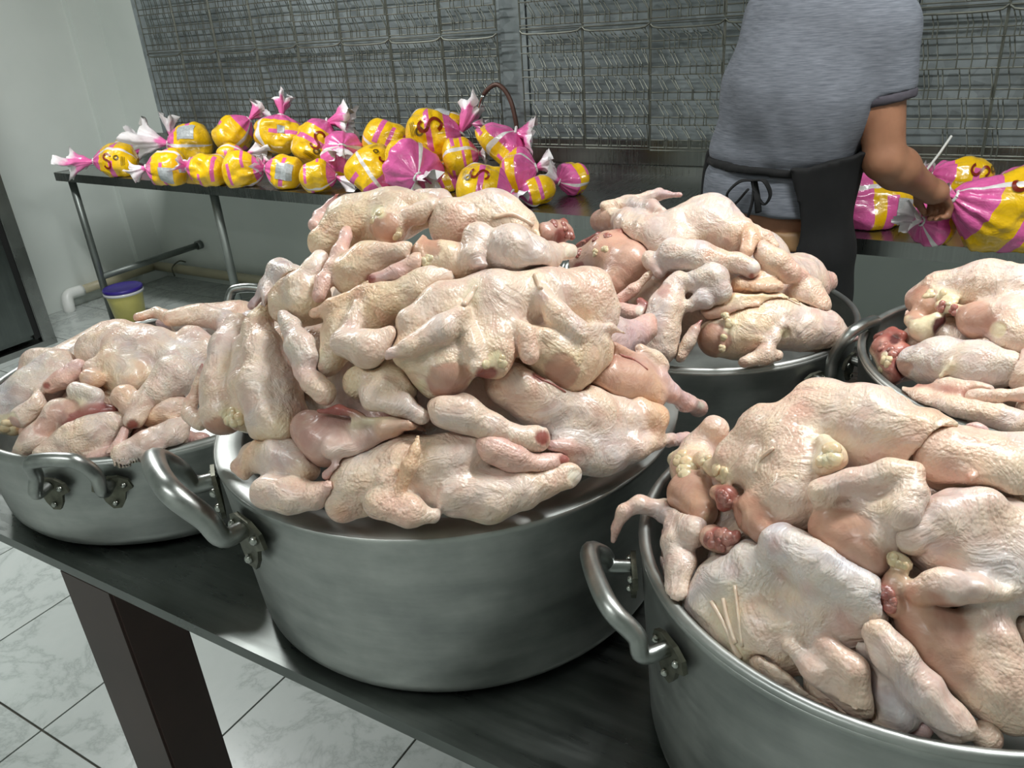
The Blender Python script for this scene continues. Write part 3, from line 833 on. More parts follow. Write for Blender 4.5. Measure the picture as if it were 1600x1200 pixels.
o = bird('M', 'big chicken on the right slope with smooth breast and an orange tail lump', '''
bs 792,598,36 850,625,44 915,648,42 975,662,30 1003,672,18
Po 770,580,22 775,600,14
bg 880,700,38 940,705,38 990,698,26
ls 990,698,22 1030,690,12 1050,686,11
lp 1045,688,12 1072,684,10
lo 1005,650,18 1022,655,23 1020,672,18
lo 1000,632,10 1010,640,12
lp 850,693,7 888,700,8
lr 888,700,6 918,704,2.5
Pr 845,592,9 835,588,7
''')
strand(o, [(835,586,1.6), (848,594,2), (866,602,1.6), (884,613,1.2)], mat='flesh', name='torn_edge')
o = bird('M', 'split chicken showing its pink rib cavity beside the orange-tailed bird', '''
bk 945,590,38 985,598,36 1012,615,30
lk 955,540,9 1000,562,9 1028,585,10
tr 950,556,3 985,566,3 1012,580,3
lo 1008,590,9 1018,612,11 1026,632,9
lf 985,632,8 1000,636,9
ls 1000,545,10 1020,560,13 1032,572,13
lp 1030,590,15 1048,615,14 1072,630,14 1092,637,14
Pw 1096,634,8
Pr 925,612,12 940,620,9
''')
lumps(o, [(925,612,7), (940,618,6)], 'flesh', 'torn_flesh', 24); strand(o, [(955,545,1.6), (972,556,2), (990,562,1.8), (1012,578,1.4)], mat='flesh', name='torn_edge')
bird('M', 'front chicken at the rim with a folded wing, pointed wing tip and thick drumstick', '''
bs 535,792,24 565,755,46 635,730,48 700,722,42 742,708,30
bs-8 640,770,44 700,755,44
ls+3 602,752,16 593,785,26 640,800,26 676,808,15
lo+8 622,768,11 640,728,10 648,705,7 653,683,3
ls+8 600,748,12 612,735,7
ns+6 715,772,40 765,776,42 812,766,32
ns+6 812,766,26 850,756,19 880,745,16 892,742,16
Py 740,812,22 780,815,16
Pw 897,745,13
Po 530,800,18
Py 660,715,30
''', lift=6)
bird('M', 'reddish leg of a buried chicken behind the front drumstick', '''
lp 770,700,26 800,715,22 840,728,16 878,722,12
bp 760,690,26
Pr 880,720,9
''')
bird('M', 'skinless brown chicken with a torn clear skin flap, front left of the heap', '''
bk 482,668,28 512,688,36 560,690,30 615,672,18
lk 600,668,14 640,660,11 668,655,8
lr 500,640,7 530,640,8 565,648,6
lf 555,660,7 600,655,6 650,658,5
ls 520,700,18 545,700,14
lp 512,742,9 530,730,10 545,725,8
Py 480,650,7 475,660,5
''')
bird('M', 'small chicken at the left rim with a short orange wing tip and bent leg', '''
bs 400,716,26 440,716,32 475,728,24
Po 480,740,18
ls 418,768,28 455,775,28 488,776,21
lp 488,776,17 518,760,13 535,750,9
Pr 530,758,8
lo+3 398,688,3 392,708,8 384,735,10
ls 372,730,12 384,745,9
''')
bird('M', 'chicken with purplish skin behind the left slope of the big heap', '''
bg 440,428,25 460,435,24
bs 418,458,20 430,470,20
ls 412,448,7 420,440,8
lp 392,478,6 400,472,8 410,482,10
''')
# ---- pot behind, in front of the man
o = bird('B', 'skinless chicken carcass with ragged red top between the two heaps', '''
bk 915,412,26 955,402,38 985,412,32 960,440,24
lr 905,385,6 935,368,5 970,362,5
tf 925,400,6 950,390,5
lp 968,468,9 990,452,10
ls 990,452,9 1012,432,6 1028,417,2.5
Pr 905,420,12 912,430,9
''')
lumps(o, [(912,382,6), (930,374,6), (950,368,6), (905,395,6)], 'flesh', 'torn_flesh', 16); lumps(o, [(928,396,6), (945,390,5)], seed=17)
o = bird('M', 'torn red chicken cavity behind the outstretched leg on the big heap', '''
bk 850,368,20 875,362,18
lr 862,350,5 880,348,6 894,372,6
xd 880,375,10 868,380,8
Pr 880,370,16
''')
lumps(o, [(868,350,7), (882,352,7), (890,366,7), (888,380,7)], 'flesh', 'torn_flesh', 15)
bird('B', 'plump chicken on top of the rear heap with wings folded and orange belly', '''
bs 1062,362,40 1105,356,50 1138,368,38
bs 985,350,26 1020,370,30 1050,385,34
Pm 936,346,20
bs 940,345,18 965,345,18
ls 945,322,8 980,320,13 1020,326,14 1034,330,9
ls 950,345,9 968,342,11 985,352,10
ls 978,358,7 984,346,8
ls 985,314,7 1030,304,9
lp 1030,304,9 1062,305,5
lg 1052,398,28 1090,402,26 1120,408,20
ls 1120,408,17 1150,410,16 1172,420,16
Pw 1180,416,11
Pr 1175,432,5
Po 1130,392,22 1110,395,14 1145,375,12
lo 1165,350,9 1172,372,14 1168,390,12
ls 1180,362,10 1195,372,12 1208,384,10
ls 1015,405,14 1030,425,12
''')
bird('B', 'chicken thigh piece hanging over the front of the rear pot', '''
ls 1066,422,7 1058,440,16 1042,480,28 1030,520,32 1030,545,28
bs 1030,545,22
lg 1072,442,16 1112,436,26 1122,455,22
lg 1100,468,18 1080,478,12
Pk 1040,455,12
''')
bird('B', 'slim red-tipped wing between two birds at the front of the rear pot', '''
ls 1062,558,9 1075,535,10 1085,515,8
lr 1085,515,7 1096,500,3
bs 1060,550,12 1050,545,12
''')
o = bird('B', 'bare-breasted chicken lying along the front rim of the rear pot', '''
by 1122,528,32 1160,518,42 1205,504,44
bs 1205,504,40 1250,514,34 1285,518,32
bs 1285,518,28 1312,528,18
lp 1312,528,10 1336,528,5
Pm 1110,530,28
Pm 1108,555,14
tf 1132,492,5 1140,505,6 1130,525,5 1128,548,5
ls+2 1227,486,3 1222,508,7 1208,528,9 1196,548,11
ls 1162,566,9 1195,556,14 1214,556,9
Pf 1225,520,8
''')
lumps(o, [(1132,492,6), (1140,506,6), (1130,526,6), (1128,545,5)], seed=18, n=4)
bird('B', 'strip of skin and back of a chicken behind the bare-breasted bird', '''
by 1100,478,10 1150,472,13 1215,474,14 1265,492,12
tf 1140,463,4 1190,462,4 1240,470,4 1275,490,4
bk 1110,490,10 1180,485,12
''')
bird('B', 'chicken at the right end of the rear pot with its leg bent over the rim', '''
bo 1160,445,18 1195,442,22
ls 1190,392,16 1210,408,20 1232,426,17
lp 1232,426,13 1256,430,8
bs 1258,462,30 1272,478,24
Py 1286,470,8
lo 1180,450,12 1215,448,10
''')
bird('B', 'pale knuckle of a buried drumstick at the left of the rear pot', '''
lp 960,478,12 985,490,13 1002,492,14
Pw 1000,485,9
bp 950,470,14
lr 1000,470,6 1010,478,6
''')
# ---- shallow pot at the left
bird('L', 'plump chicken sitting upright in the shallow pot with a wing stretched behind', '''
bs 150,548,30 185,542,40 240,556,46
by 205,592,32 185,575,34
lo 195,620,20 200,632,16
bs 145,580,16
lo 140,590,14 150,592,13
Pp 138,596,9
bg 280,575,38
lg 270,590,34 245,610,22
ls 245,610,19 222,630,16 208,655,15
Pr 207,664,9
ls 215,496,8 245,488,9 268,496,11
lo 215,494,6 222,496,6
ls+3 268,498,13 315,492,18 350,500,17
ls+2 350,502,16 362,530,15
lp 352,540,10 366,545,9
bs 318,545,24 300,528,20
''')
o = bird('L', 'pale chicken at the far left of the shallow pot with yellow fat at its neck', '''
bg 18,640,40 58,612,40 88,585,34
bs 60,568,26 90,570,24
ls+2 62,605,5 58,632,13 35,652,17
Pf 8,668,20 6,685,12
Pk 20,662,10
lp 18,592,6 38,578,7 54,564,3
lp 122,575,14 100,592,14 80,604,12
Pr 73,603,5
''')
lumps(o, [(8,668,10), (14,682,9)], seed=26)
bird('L', 'skinned chicken side with a tan inner face, front of the shallow pot', '''
bs 18,716,9 55,685,18 95,645,19 128,628,10
Pk 70,668,14 90,645,14 110,635,11
tf 120,622,6 132,630,6
br 118,655,16 150,642,12 178,640,7
lg 120,610,14 150,618,14
''')
bird('L', 'chicken with wrinkled pink skin lying across the front rim of the shallow pot', '''
bs 70,712,16 120,692,30 165,672,32 190,660,20
bp 150,725,16 180,712,14
lp 165,722,9 185,698,9 197,668,6
''')
bird('L', 'pimpled drumstick lying in the shallow pot under the upright bird', '''
ls 195,712,22 235,698,27 270,678,24 285,662,14
bo 240,645,24 262,640,20
bs 270,640,24
''')
# ---- deep pot at the right front
o = bird('R', 'right-hand chicken with bare breast, red neck and a pointed yellow wing tip', '''
bs 1470,850,46 1500,830,62 1560,850,80
bg 1590,900,60 1540,900,60
bs 1545,1000,46 1545,1060,52 1580,1100,44
bm 1432,960,34 1462,1005,44 1490,1040,32
Pm 1450,985,54
ls 1436,928,18 1480,915,26 1530,920,20
ly 1530,920,18 1570,928,9 1592,926,4
nr 1392,908,12 1386,932,15 1396,952,12
nf 1395,872,10 1412,882,10
nf 1402,902,9 1414,916,9
ns+6 1425,842,18 1475,805,26 1540,790,32
Pp 1450,860,22 1480,850,20 1560,980,24
''')
lumps(o, [(1398,876,8), (1408,884,8)], seed=7); lumps(o, [(1388,925,10), (1392,945,9)], 'flesh', 'torn_flesh', 8)
bird('R', 'chicken with a creased folded wing over its bare breast, upper right of the deep pot', '''
bs 1480,720,52 1545,745,60 1600,730,56
bs-6 1350,785,38 1390,790,44
ls+4 1282,768,20 1330,752,24 1390,740,24 1428,735,16
ls+2 1432,740,15 1428,770,22 1412,800,26
ns 1412,800,28 1375,810,32 1350,830,26
bs 1400,800,42 1370,840,38
bm 1298,824,34 1335,850,40 1365,878,24
Pm 1310,835,46 1345,868,26
lp 1345,785,10 1365,770,7
tf 1540,730,4 1580,722,4 1610,718,4
tk 1520,770,5 1518,745,5 1540,730,4
Py 1385,790,24
''')
o = bird('R', 'largest chicken back-up in the deep pot with yellow fat and red neck cavity', '''
bs 1290,655,66 1360,672,66 1430,690,50
bs 1200,680,50 1240,690,56
bs 1118,672,22 1092,706,28 1080,735,34
bs 1150,720,36 1190,740,36
bs 1250,730,46 1240,775,52
by 1455,680,36 1490,690,24
bm 1080,772,38 1098,800,24
Pm 1080,778,40
bm 1178,805,33 1195,828,24
Pm 1175,812,36 1162,790,16
nf 1056,718,14 1078,732,15 1070,742,12
nf 1098,716,12 1116,732,13
nf 1128,742,12 1142,746,10
nf+4 1288,690,12 1300,710,18 1290,724,16
no+4 1310,718,16 1288,728,11
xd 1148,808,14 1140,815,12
nr+4 1122,770,13 1136,775,14 1130,790,11
nf 1092,818,9 1104,798,6
Py 1090,705,26
''')
lumps(o, [(1058,716,13), (1075,730,13), (1066,742,10)], seed=2); lumps(o, [(1100,718,10), (1118,734,11)], seed=3); lumps(o, [(1130,744,10)], seed=4); lumps(o, [(1295,708,15), (1288,722,12)], seed=5); lumps(o, [(1128,776,10), (1134,788,8)], 'flesh', 'torn_flesh', 6)
strand(o, [(1180,740,3), (1188,718,3), (1210,700,3)])
o = bird('R', 'reddish brown neck end under the large back-up chicken', '''
bk 1114,840,20 1138,848,20
Pr 1128,838,20
''')
lumps(o, [(1110,838,11), (1126,834,11), (1140,846,11), (1124,852,9)], 'flesh', 'torn_flesh', 31, 5)
bird('R', 'rounded orange joint peeping over the front rim of the deep pot', '''
ls 1185,1045,20 1215,1070,22 1260,1105,20
Po 1182,1038,18
bs 1290,1120,20
''')
o = bird('R', 'wet chicken lying along the left rim of the deep pot with stringy yellow fat', '''
bg 1110,960,40 1140,930,56 1185,900,62
bs 1130,985,54 1200,985,64 1265,975,56
bs-6 1290,930,54 1330,975,46
ng+8 1222,855,36 1285,890,44 1350,932,38
bs 1350,960,26
Pp 1145,890,16 1210,850,16 1220,900,14 1260,920,18
tf 1112,940,3 1135,980,4 1150,1015,5 1160,1028,4
tf 1130,935,2.5 1138,970,4 1150,1005,4
tf 1148,915,2 1154,960,2.5 1160,1010,2.5
ls 1235,1010,16 1280,1050,22 1330,1100,18
ls 1290,1010,20 1330,1050,28 1345,1110,22
bs-14 1290,1080,30 1340,1120,28
Pp 1310,965,20 1330,985,14
''')
strand(o, [(1112,940,3.5), (1135,980,4.5), (1150,1015,5), (1158,1028,4)], [(1130,935,3), (1138,970,4), (1150,1005,4)], [(1148,915,2.5), (1154,960,3), (1160,1010,3)])
bird('R', 'hooked wing and wrinkled foot end hanging over the left rim of the deep pot', '''
lp 958,845,4 963,825,8 975,800,12
ls 975,800,12 1000,788,14 1040,798,18 1085,830,24
ls+4 1052,824,17 1058,850,24 1065,890,26 1062,930,26 1055,960,20
ls 1028,880,14 1032,905,14
Po 1085,880,10 1095,865,10
Pp 966,815,10
''')
bird('R', 'plain wing joint standing against the front rim of the deep pot', '''
ls 1368,985,22 1395,1025,30 1440,1080,33 1490,1135,27
lg-10 1345,1010,14 1365,1060,24 1410,1120,24
ly-12 1345,1075,9 1365,1110,20 1395,1140,20
Po 1362,975,16
Pp 1385,1000,10
bs 1540,1150,22
''')
# ---- far right pot
o = bird('F', 'open chicken with bare breast lobes and ragged neck, top of the far right pot', '''
bs 1478,458,36 1540,452,44 1595,462,48
bs 1440,470,24 1455,480,24
Pm 1438,472,24
bf 1425,500,12 1440,515,14 1465,500,12
lf 1452,458,8 1470,462,9 1488,470,9
lf 1470,478,9 1490,482,9
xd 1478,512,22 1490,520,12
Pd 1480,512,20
bm 1528,500,30
Pm 1524,500,26
bs 1580,500,40 1600,530,40
ls 1530,422,8 1560,415,8 1578,420,6
Pf 1560,515,12
''')
lumps(o, [(1452,458,8), (1470,464,8), (1486,472,8)], seed=19); lumps(o, [(1470,480,7), (1490,484,7)], 'flesh', 'torn_flesh', 20)
bird('F', 'chicken with greyish skin and a hanging fat strip, middle of the far right pot', '''
bg 1430,568,26 1470,568,36 1530,575,38 1570,575,30
Pk 1412,575,13
tf 1505,548,5 1490,570,6 1470,588,4
ls 1520,618,12 1560,618,13 1600,616,13
''')
o = bird('F', 'red torn cavity of a chicken against the rim of the far right pot', '''
br 1385,545,22 1402,562,24 1396,582,18
nf 1366,552,7 1372,575,8 1382,590,7
nr 1372,528,7 1394,520,8 1412,524,7
nk 1386,560,8 1396,552,8
Pp 1380,534,9 1402,540,10
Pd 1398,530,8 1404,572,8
Pf 1384,556,7
''')
lumps(o, [(1380,540,7), (1396,548,7), (1402,565,7)], 'flesh', 'torn_flesh', 21); lumps(o, [(1384,562,7), (1376,578,6)], seed=22)
bird('F', 'long wing lying along the front rim of the far right pot', '''
ls 1400,612,9 1440,624,16 1500,640,20 1560,650,22 1610,664,22
lr 1435,604,5 1480,612,5 1540,624,5
bs 1480,600,16 1540,612,16
''')
bird('F', 'chicken at the right edge of the far right pot', '''
bs 1592,585,26 1640,580,50 1690,560,60
bs 1650,480,60 1700,500,60
bs 1620,640,30
''')
# ---- buried birds that close the gaps below the top layer
def buried(pot, n, seed, sink, label, rad=.058, ring=.55):
    rnd = random.Random(seed); x, y, rt, h, hp, rb = POTS[pot]
    for i in range(n):
        a = 2*math.pi*(i+.3*rnd.random())/n; rr = rt*ring; cx, cy = x+rr*math.cos(a), y+rr*math.sin(a)
        z = PZ+h+hp*(1-(rr/rt)**2)-sink-rad
        d = np.array([math.cos(a+1.3), math.sin(a+1.3), rnd.uniform(-.1, .1)]); c0 = np.array([cx, cy, z])
        s2 = np.array([math.cos(a), math.sin(a), -.5])
        pr = [dict(a=c0-d*.06, b=c0+d*.05, ra=rad, rb=rad*.8, k=.016, c='s', cut=False), dict(a=c0+d*.05+s2*.02, b=c0+d*.11+s2*.03, ra=rad*.62, rb=rad*.28, k=.01, c='p', cut=False),
              dict(a=c0-d*.02-s2*.03, b=c0+d*.04-s2*.05, ra=rad*.55, rb=rad*.5, k=.012, c='g', cut=False), dict(a=c0+d*.11+s2*.03, b=c0+d*.14+s2*.03, ra=rad*.26, rb=rad*.28, k=.008, c='p', cut=False)]
        build_bird('plucked_chicken', label, 'chicken', 'buried chickens in the '+{'M': 'big', 'B': 'rear', 'L': 'shallow', 'R': 'deep', 'F': 'far right'}[pot]+' pot', pr, [], [pot], .0045, inside=True)
buried('M', 7, 3, .035, 'pink chicken glimpsed between others inside the big heap')
buried('M', 3, 5, .06, 'pink chicken glimpsed between others inside the big heap', .06, .2)
buried('B', 5, 7, .03, 'pink chicken glimpsed between others inside the rear heap')
buried('L', 6, 9, .02, 'pink chicken glimpsed between others inside the shallow pot', .05, .6)
buried('R', 6, 11, .04, 'pink chicken glimpsed between others inside the deep pot', .055, .58)
buried('R', 2, 12, .05, 'pink chicken glimpsed between others inside the deep pot', .055, .2)
buried('F', 6, 13, .02, 'pink chicken glimpsed between others inside the far right pot', .055, .6)
buried('F', 3, 14, .02, 'pink chicken glimpsed between others inside the far right pot', .058, .22)

# ------------------------------------------------------------------ printed bags on the back table
def place_center(u, v, rpx, where):
    """point seen at pixel u,v: 'T' = resting on the table top, else metres behind the front edge"""
    if where == 'T':
        r = .08
        for _ in range(6):
            c = onz(u, v, TZ+r*.93); r = rpx*depth_of(c)/FPX
        return c, r
    y = 2.7
    for _ in range(6): c = ony(u, v, y); y = front_y(c[0])+where
    return c, rpx*depth_of(c)/FPX
S_CURVE = [(-x_, y_) for x_, y_ in [(.42, .62), (.2, .85), (-.15, .9), (-.4, .68), (-.36, .35), (-.05, .12), (.25, -.1), (.42, -.38), (.34, -.72), (.05, -.92), (-.3, -.85), (-.5, -.6)]]
def make_bag(label, bot, tie, rpx, where, tz=0., tail=(0, -40), tw='tailp', mat='bag0', roll=.3, logo=None, sticker=None, seed=1, group='yellow and pink bags heaped on the work table', tailw=.5):
    rnd = random.Random(seed); cu, cv = (bot[0]+tie[0])/2, (bot[1]+tie[1])/2
    C0, R = place_center(cu, cv, rpx*1.16, where); mp = depth_of(C0)/FPX
    tocam = CP-C0; tocam /= np.linalg.norm(tocam)
    ax = ((tie[0]-bot[0])*_r2+(tie[1]-bot[1])*_d2)*mp+tocam*tz
    L = np.linalg.norm(ax); e1 = ax/L; e2 = tocam-e1*(tocam @ e1)
    if np.linalg.norm(e2) < .2: e2 = np.array([0, 0, 1.])-e1*e1[2]
    e2 /= np.linalg.norm(e2); e3 = np.cross(e1, e2)
    B0 = C0-ax/2; NS, NA = 40, 56
    def prof(s):
        p = (1-(1-min(s/.36, 1))**2.2)**.5 if s < .36 else 1.
        if s > .5: t = (s-.5)/.5; p *= 1-.86*t**2.4
        return p
    def surf(s, a, off=0.):
        th = 2*math.pi*a+roll*2*math.pi; t = max(0, (s-.5)/.5)
        rr = R*prof(s)*(1+.10*t*math.cos(11*th+seed)+.05*t*math.cos(17*th))
        d = math.cos(th)*e2+math.sin(th)*e3; q = B0+e1*L*s+d*rr
        n = vnoise(np.array([q+seed]), 11)[0]*.5*R+vnoise(np.array([q+3]), 30)[0]*.2*R+.10*R*math.cos(2*th+seed)+.03*R*(1-2*abs(vnoise(np.array([q+6]), 30)[0])*2)
        q = q+d*(n*min(1, prof(s))+off)
        if where == 'T': q[2] = max(q[2], TZ+.003)
        return q
    root = empty('chicken_bag', tuple(C0-np.array([0, 0, R*.9]))); tag(root, label, 'bag', group); ro = np.array(root.location)
    V = []; UV = []; F = []
    for i in range(NS+1):
        for k in range(NA): V.append(surf(i/NS, k/NA)-ro)
    for i in range(NS):
        for k in range(NA): F.append((i*NA+k, i*NA+(k+1) % NA, (i+1)*NA+(k+1) % NA, (i+1)*NA+k)); UV.append([(i/NS, k/NA), (i/NS, (k+1)/NA), ((i+1)/NS, (k+1)/NA), ((i+1)/NS, k/NA)])
    def fin(name, V, F, UV, m, par=root):
        me = bpy.data.meshes.new(name); me.from_pydata([tuple(v) for v in V], [], F); uv = me.uv_layers.new(name='UVMap')
        uv.data.foreach_set('uv', np.array([c for f in UV for c in f], np.float32).ravel()); me.shade_smooth(); return mesh_obj(name, me, M[m], par)
    body = fin('bag_body', V, F, UV, mat)
    # gathered neck and flared tail
    T = B0+e1*L*.985; T[2] = max(T[2], TZ+.24*R) if where == 'T' else T[2]; td = (tail[0]*_r2+tail[1]*_d2)*mp+tocam*(.15*math.hypot(*tail)*mp if tz > .05 else 0); TL = np.linalg.norm(td); td = td/TL
    f2 = e2-td*(e2 @ td)
    if np.linalg.norm(f2) < .2: f2 = e1-td*(e1 @ td)
    f2 /= np.linalg.norm(f2); f3 = np.cross(td, f2)
    V, F, UV = [], [], []; n1, n2 = 12, 34; ph = rnd.random()*6; nf = rnd.choice((4, 5, 6))
    for i in range(n1+1):
        s = i/n1; blend = min(1, s*3); dirv = e1*(1-blend)+td*blend
        ctr = T+td*TL*s
        for k in range(n2):
            th = 2*math.pi*k/n2; w = R*(.13+tailw*s**1.2)*(1+.42*s*math.sin(nf*th+ph)+.2*s*math.sin((2*nf+3)*th+2*ph))
            q = ctr+(f2*math.cos(th)*1.25+f3*math.sin(th)*.75)*w+td*TL*.16*s*math.sin(3*th+ph)
            nn = vnoise(np.array([q, q+5, q+9]), 30)*R*.35*s
            q = q+nn
            if q[2] < TZ+.004 and q[1] > front_y(q[0]): q[2] = TZ+.004
            V.append(q-ro)
    for i in range(n1):
        for k in range(n2): F.append((i*n2+k, i*n2+(k+1) % n2, (i+1)*n2+(k+1) % n2, (i+1)*n2+k)); UV.append([(i/n1, k/n2), (i/n1, (k+1)/n2), ((i+1)/n1, (k+1)/n2), ((i+1)/n1, k/n2)])
    fin('gathered_tail', V, F, UV, tw)
    mt = MB(); rr = R*.17; mt.tube([tuple(T-ro+rr*(f2*math.cos(t)+f3*math.sin(t))) for t in np.linspace(0, 2*math.pi, 15)], R*.05, 6, cap=False).build('tie', M['white'], root, True)
    # flat print on the film
    a_cam = (-roll) % 1.
    def patch(name, poly2d, s0, a0, sc, m, rot=0.):
        V = [];
        cr, sr = math.cos(rot), math.sin(rot)
        for x, y in poly2d:
            x, y = x*cr-y*sr, x*sr+y*cr
            V.append(surf(s0+x*sc*R/L, a0+y*sc/(2*math.pi), .005)-ro)
        return V
    def ribbon(name, pts, s0, a0, sc, w, m, rot=0., close=False):
        P2 = [Vector((p[0], p[1], 0)) for p in pts]; cp = catmull(P2, 4); Lft, Rgt = [], []
        for i, p in enumerate(cp):
            t = (cp[min(i+1, len(cp)-1)]-cp[max(i-1, 0)]).normalized(); n = Vector((-t.y, t.x, 0))*w
            Lft.append((p.x+n.x, p.y+n.y)); Rgt.append((p.x-n.x, p.y-n.y))
        V = patch(name, Lft+Rgt, s0, a0, sc, m, rot); n = len(Lft)
        me = bpy.data.meshes.new(name); me.from_pydata([tuple(v) for v in V], [], [(i, i+1, n+i+1, n+i) for i in range(n-1)]); mesh_obj(name, me, M[m], body)
    if logo is not None:
        s0, da, sc, rot = logo
        ribbon('printed_letter', S_CURVE, s0, a_cam+da, sc, .12, 'print', rot)
        ribbon('printed_stamp', [(.26*math.cos(t), .26*math.sin(t)) for t in np.linspace(0, 6.3, 14)], s0-.2, a_cam+da+.03, sc, .09, 'stamp')
        for q in range(3): ribbon('printed_line', [(-.06+q*.16, -.7), (-.06+q*.16, 0), (-.06+q*.16, .7)], max(.14, s0-.34), a_cam+da, sc*.9, .025, 'stamp')
    if sticker is not None:
        s0, da, w, h_ = sticker; NX = 7; V = []
        for i in range(NX):
            for j in range(NX): V.append(surf(s0+(i/(NX-1)-.5)*w, a_cam+da+(j/(NX-1)-.5)*h_, .003)-ro)
        me = bpy.data.meshes.new('price_sticker'); me.from_pydata([tuple(v) for v in V], [], [(i*NX+j, (i+1)*NX+j, (i+1)*NX+j+1, i*NX+j+1) for i in range(NX-1) for j in range(NX-1)]); mesh_obj('price_sticker', me, M['sticker'], body)
    return root
B = make_bag
B('bag at the far left table corner with its pink tail over the edge', (214, 250), (146, 252), 22, 'T', tail=(-38, 4), tw='tailp', roll=.1, logo=(.5, 0, .45, 0), seed=1, tailw=.8)
B('small olive-shaded bag wedged behind the far left corner bag', (180, 242), (222, 232), 17, .34, tail=(-18, -24), tw='tailw', seed=2, mat='bag0')
B('stickered bag at the table edge, tail toward the far left corner bag', (292, 266), (228, 262), 23, 'T', tail=(-22, 8), tw='tailw', roll=.15, sticker=(.35, -.06, .34, .14), seed=3)
B('bag lying high in the pile with a large white and pink frilled tail', (332, 226), (262, 224), 24, .30, tail=(-44, -6), tw='tailw', roll=.45, sticker=(.45, .1, .4, .12), seed=4, tailw=1.0)
B('bag behind the left of the pile with only its curled tail standing up', (296, 232), (266, 214), 18, .46, tail=(-2, -30), tw='tailw', seed=5)
B('bag with two pink bands lying along the table edge beside the white-stickered bag', (358, 268), (292, 262), 23, 'T', tail=(-10, -6), mat='bag1', roll=.2, seed=6)
B('slanting bag leaning on the pile with a white-tipped tail pointing up to the right', (342, 232), (390, 186), 24, .34, tail=(20, -18), tw='tailp', roll=.55, seed=7)
B('flat bag in the pile with a broad crumpled white tail', (340, 250), (384, 242), 17, .2, tail=(38, -14), tw='tailw', seed=8, tailw=.9)
B('bag lying along the table edge with a pink-banded end toward the grey-stickered bag', (348, 272), (412, 264), 22, 'T', tail=(12, -10), mat='bag1', roll=.2, seed=9)
B('upright bag with a twisted pink neck at the back of the pile', (436, 240), (440, 180), 29, .36, tail=(4, -32), tw='tailp', roll=.3, sticker=(.5, 0, .18, .06), seed=10, tailw=.3)
B('bag with a grey sticker facing the room at the table edge', (474, 276), (414, 262), 23, 'T', tail=(-12, -4), roll=.25, sticker=(.38, .0, .42, .16), seed=11)
B('leaning bag printed with a red letter and ending in an open pink fan', (474, 256), (512, 190), 29, .3, tail=(38, -4), tw='tailp', roll=.2, logo=(.5, .0, .42, 1.57), seed=12, tailw=.75)
B('bag facing the room with a pink rosette, right of the leaning lettered bag', (528, 250), (535, 228), 29, .22, tz=.14, tail=(-4, 22), tw='tailw', mat='bag2', seed=13)
B('bag lying along the table edge with a white crumpled tail to the right', (468, 280), (526, 276), 21, 'T', tail=(36, 12), tw='tailw', mat='bag1', roll=.1, seed=14, tailw=.7)
B('bag with a white seam lying high beside the biggest lettered bag', (570, 205), (642, 238), 25, .36, tail=(14, 6), mat='bag1', roll=.55, seed=15)
B('steeply slanting bag with a white seam standing at the table edge', (560, 236), (608, 304), 29, 'T', tail=(8, 10), roll=.5, logo=(.5, -.14, .36, 0), seed=16)
B('biggest lettered bag lying on top of the pile with a tall white-tipped tail', (634, 222), (720, 208), 33, .30, tail=(22, -46), tw='tailp', roll=.2, logo=(.5, -.08, .5, 1.57), seed=17, tailw=.4)
B('bag with a grey sticker peeping out behind the biggest lettered bag', (668, 190), (738, 194), 16, .46, tail=(20, 2), roll=.3, sticker=(.3, -.2, .4, .2), seed=18)
B('bag facing the room with the largest pink rosette and a white crumpled tail', (638, 262), (652, 276), 35, 'T', tz=.16, tail=(20, 16), tw='tailw', mat='bag2', seed=19, tailw=.6)
B('bag with mixed bands under the biggest lettered bag', (692, 252), (748, 240), 25, .24, tail=(14, 0), tw='tailw', mat='bag1', roll=.4, seed=20)
B('mostly pink bag at the table edge beside the largest rosette', (676, 286), (722, 266), 20, 'T', tail=(8, -14), tw='tailw', mat='bag2', seed=21)
B('bag with a big pink gathered top and frilly collar, right top of the pile', (772, 248), (806, 206), 38, .30, tz=.05, tail=(26, 4), tw='tailp', mat='bag2', roll=.4, seed=22, tailw=.6)
B('lettered bag at the table edge behind the outstretched chicken leg, pink end to the right', (712, 290), (800, 302), 31, 'T', tail=(18, 14), tw='tailw', roll=.2, logo=(.42, -.1, .42, 1.57), seed=23)
B('pink-topped bag with a white twisted tail near the right end of the pile', (782, 272), (838, 262), 31, .2, tz=.04, tail=(26, -8), tw='tailw', mat='bag2', roll=.3, seed=24)
B('low yellow bag under the pink-topped bag at the right end of the pile', (868, 290), (812, 306), 21, 'T', tail=(-12, 8), tw='tailw', roll=.3, mat='bag0', seed=25)
B('last bag of the pile, its pink radial end beside the bare steel table', (914, 274), (874, 284), 24, 'T', tz=.04, tail=(-24, -12), tw='tailw', mat='bag2', roll=.4, seed=26, tailw=.8)
G2 = 'yellow and pink bags beside the man'
B('bag lying beside the black apron with its pink end against it', (1428, 318), (1290, 316), 34, 'T', tail=(-20, 2), mat='bag2', roll=.6, sticker=(.22, -.02, .2, .1), seed=27, group=G2)
B('bag with a magenta end lying under the hand of the man', (1470, 350), (1440, 346), 31, 'T', tz=.1, tail=(-24, -6), tw='tailw', mat='bag2', seed=28, group=G2, tailw=.45)
B('large bag held by its gathered pink neck in the hand of the man', (1668, 366), (1488, 306), 52, 'T', tail=(-16, -8), tw='tailp', roll=.1, logo=(.62, .12, .3, 1.57), seed=29, group=G2, tailw=.06)
B('lettered bag standing behind the hand of the man', (1546, 292), (1452, 272), 30, .36, tail=(-12, -4), roll=.2, logo=(.42, .08, .4, 1.57), seed=30, group=G2)
B('bag with a pink rosette lying furthest along the table by the splashback', (1640, 292), (1560, 288), 28, .42, tz=.06, tail=(-6, 8), tw='tailp', mat='bag2', roll=.3, seed=31, group=G2)
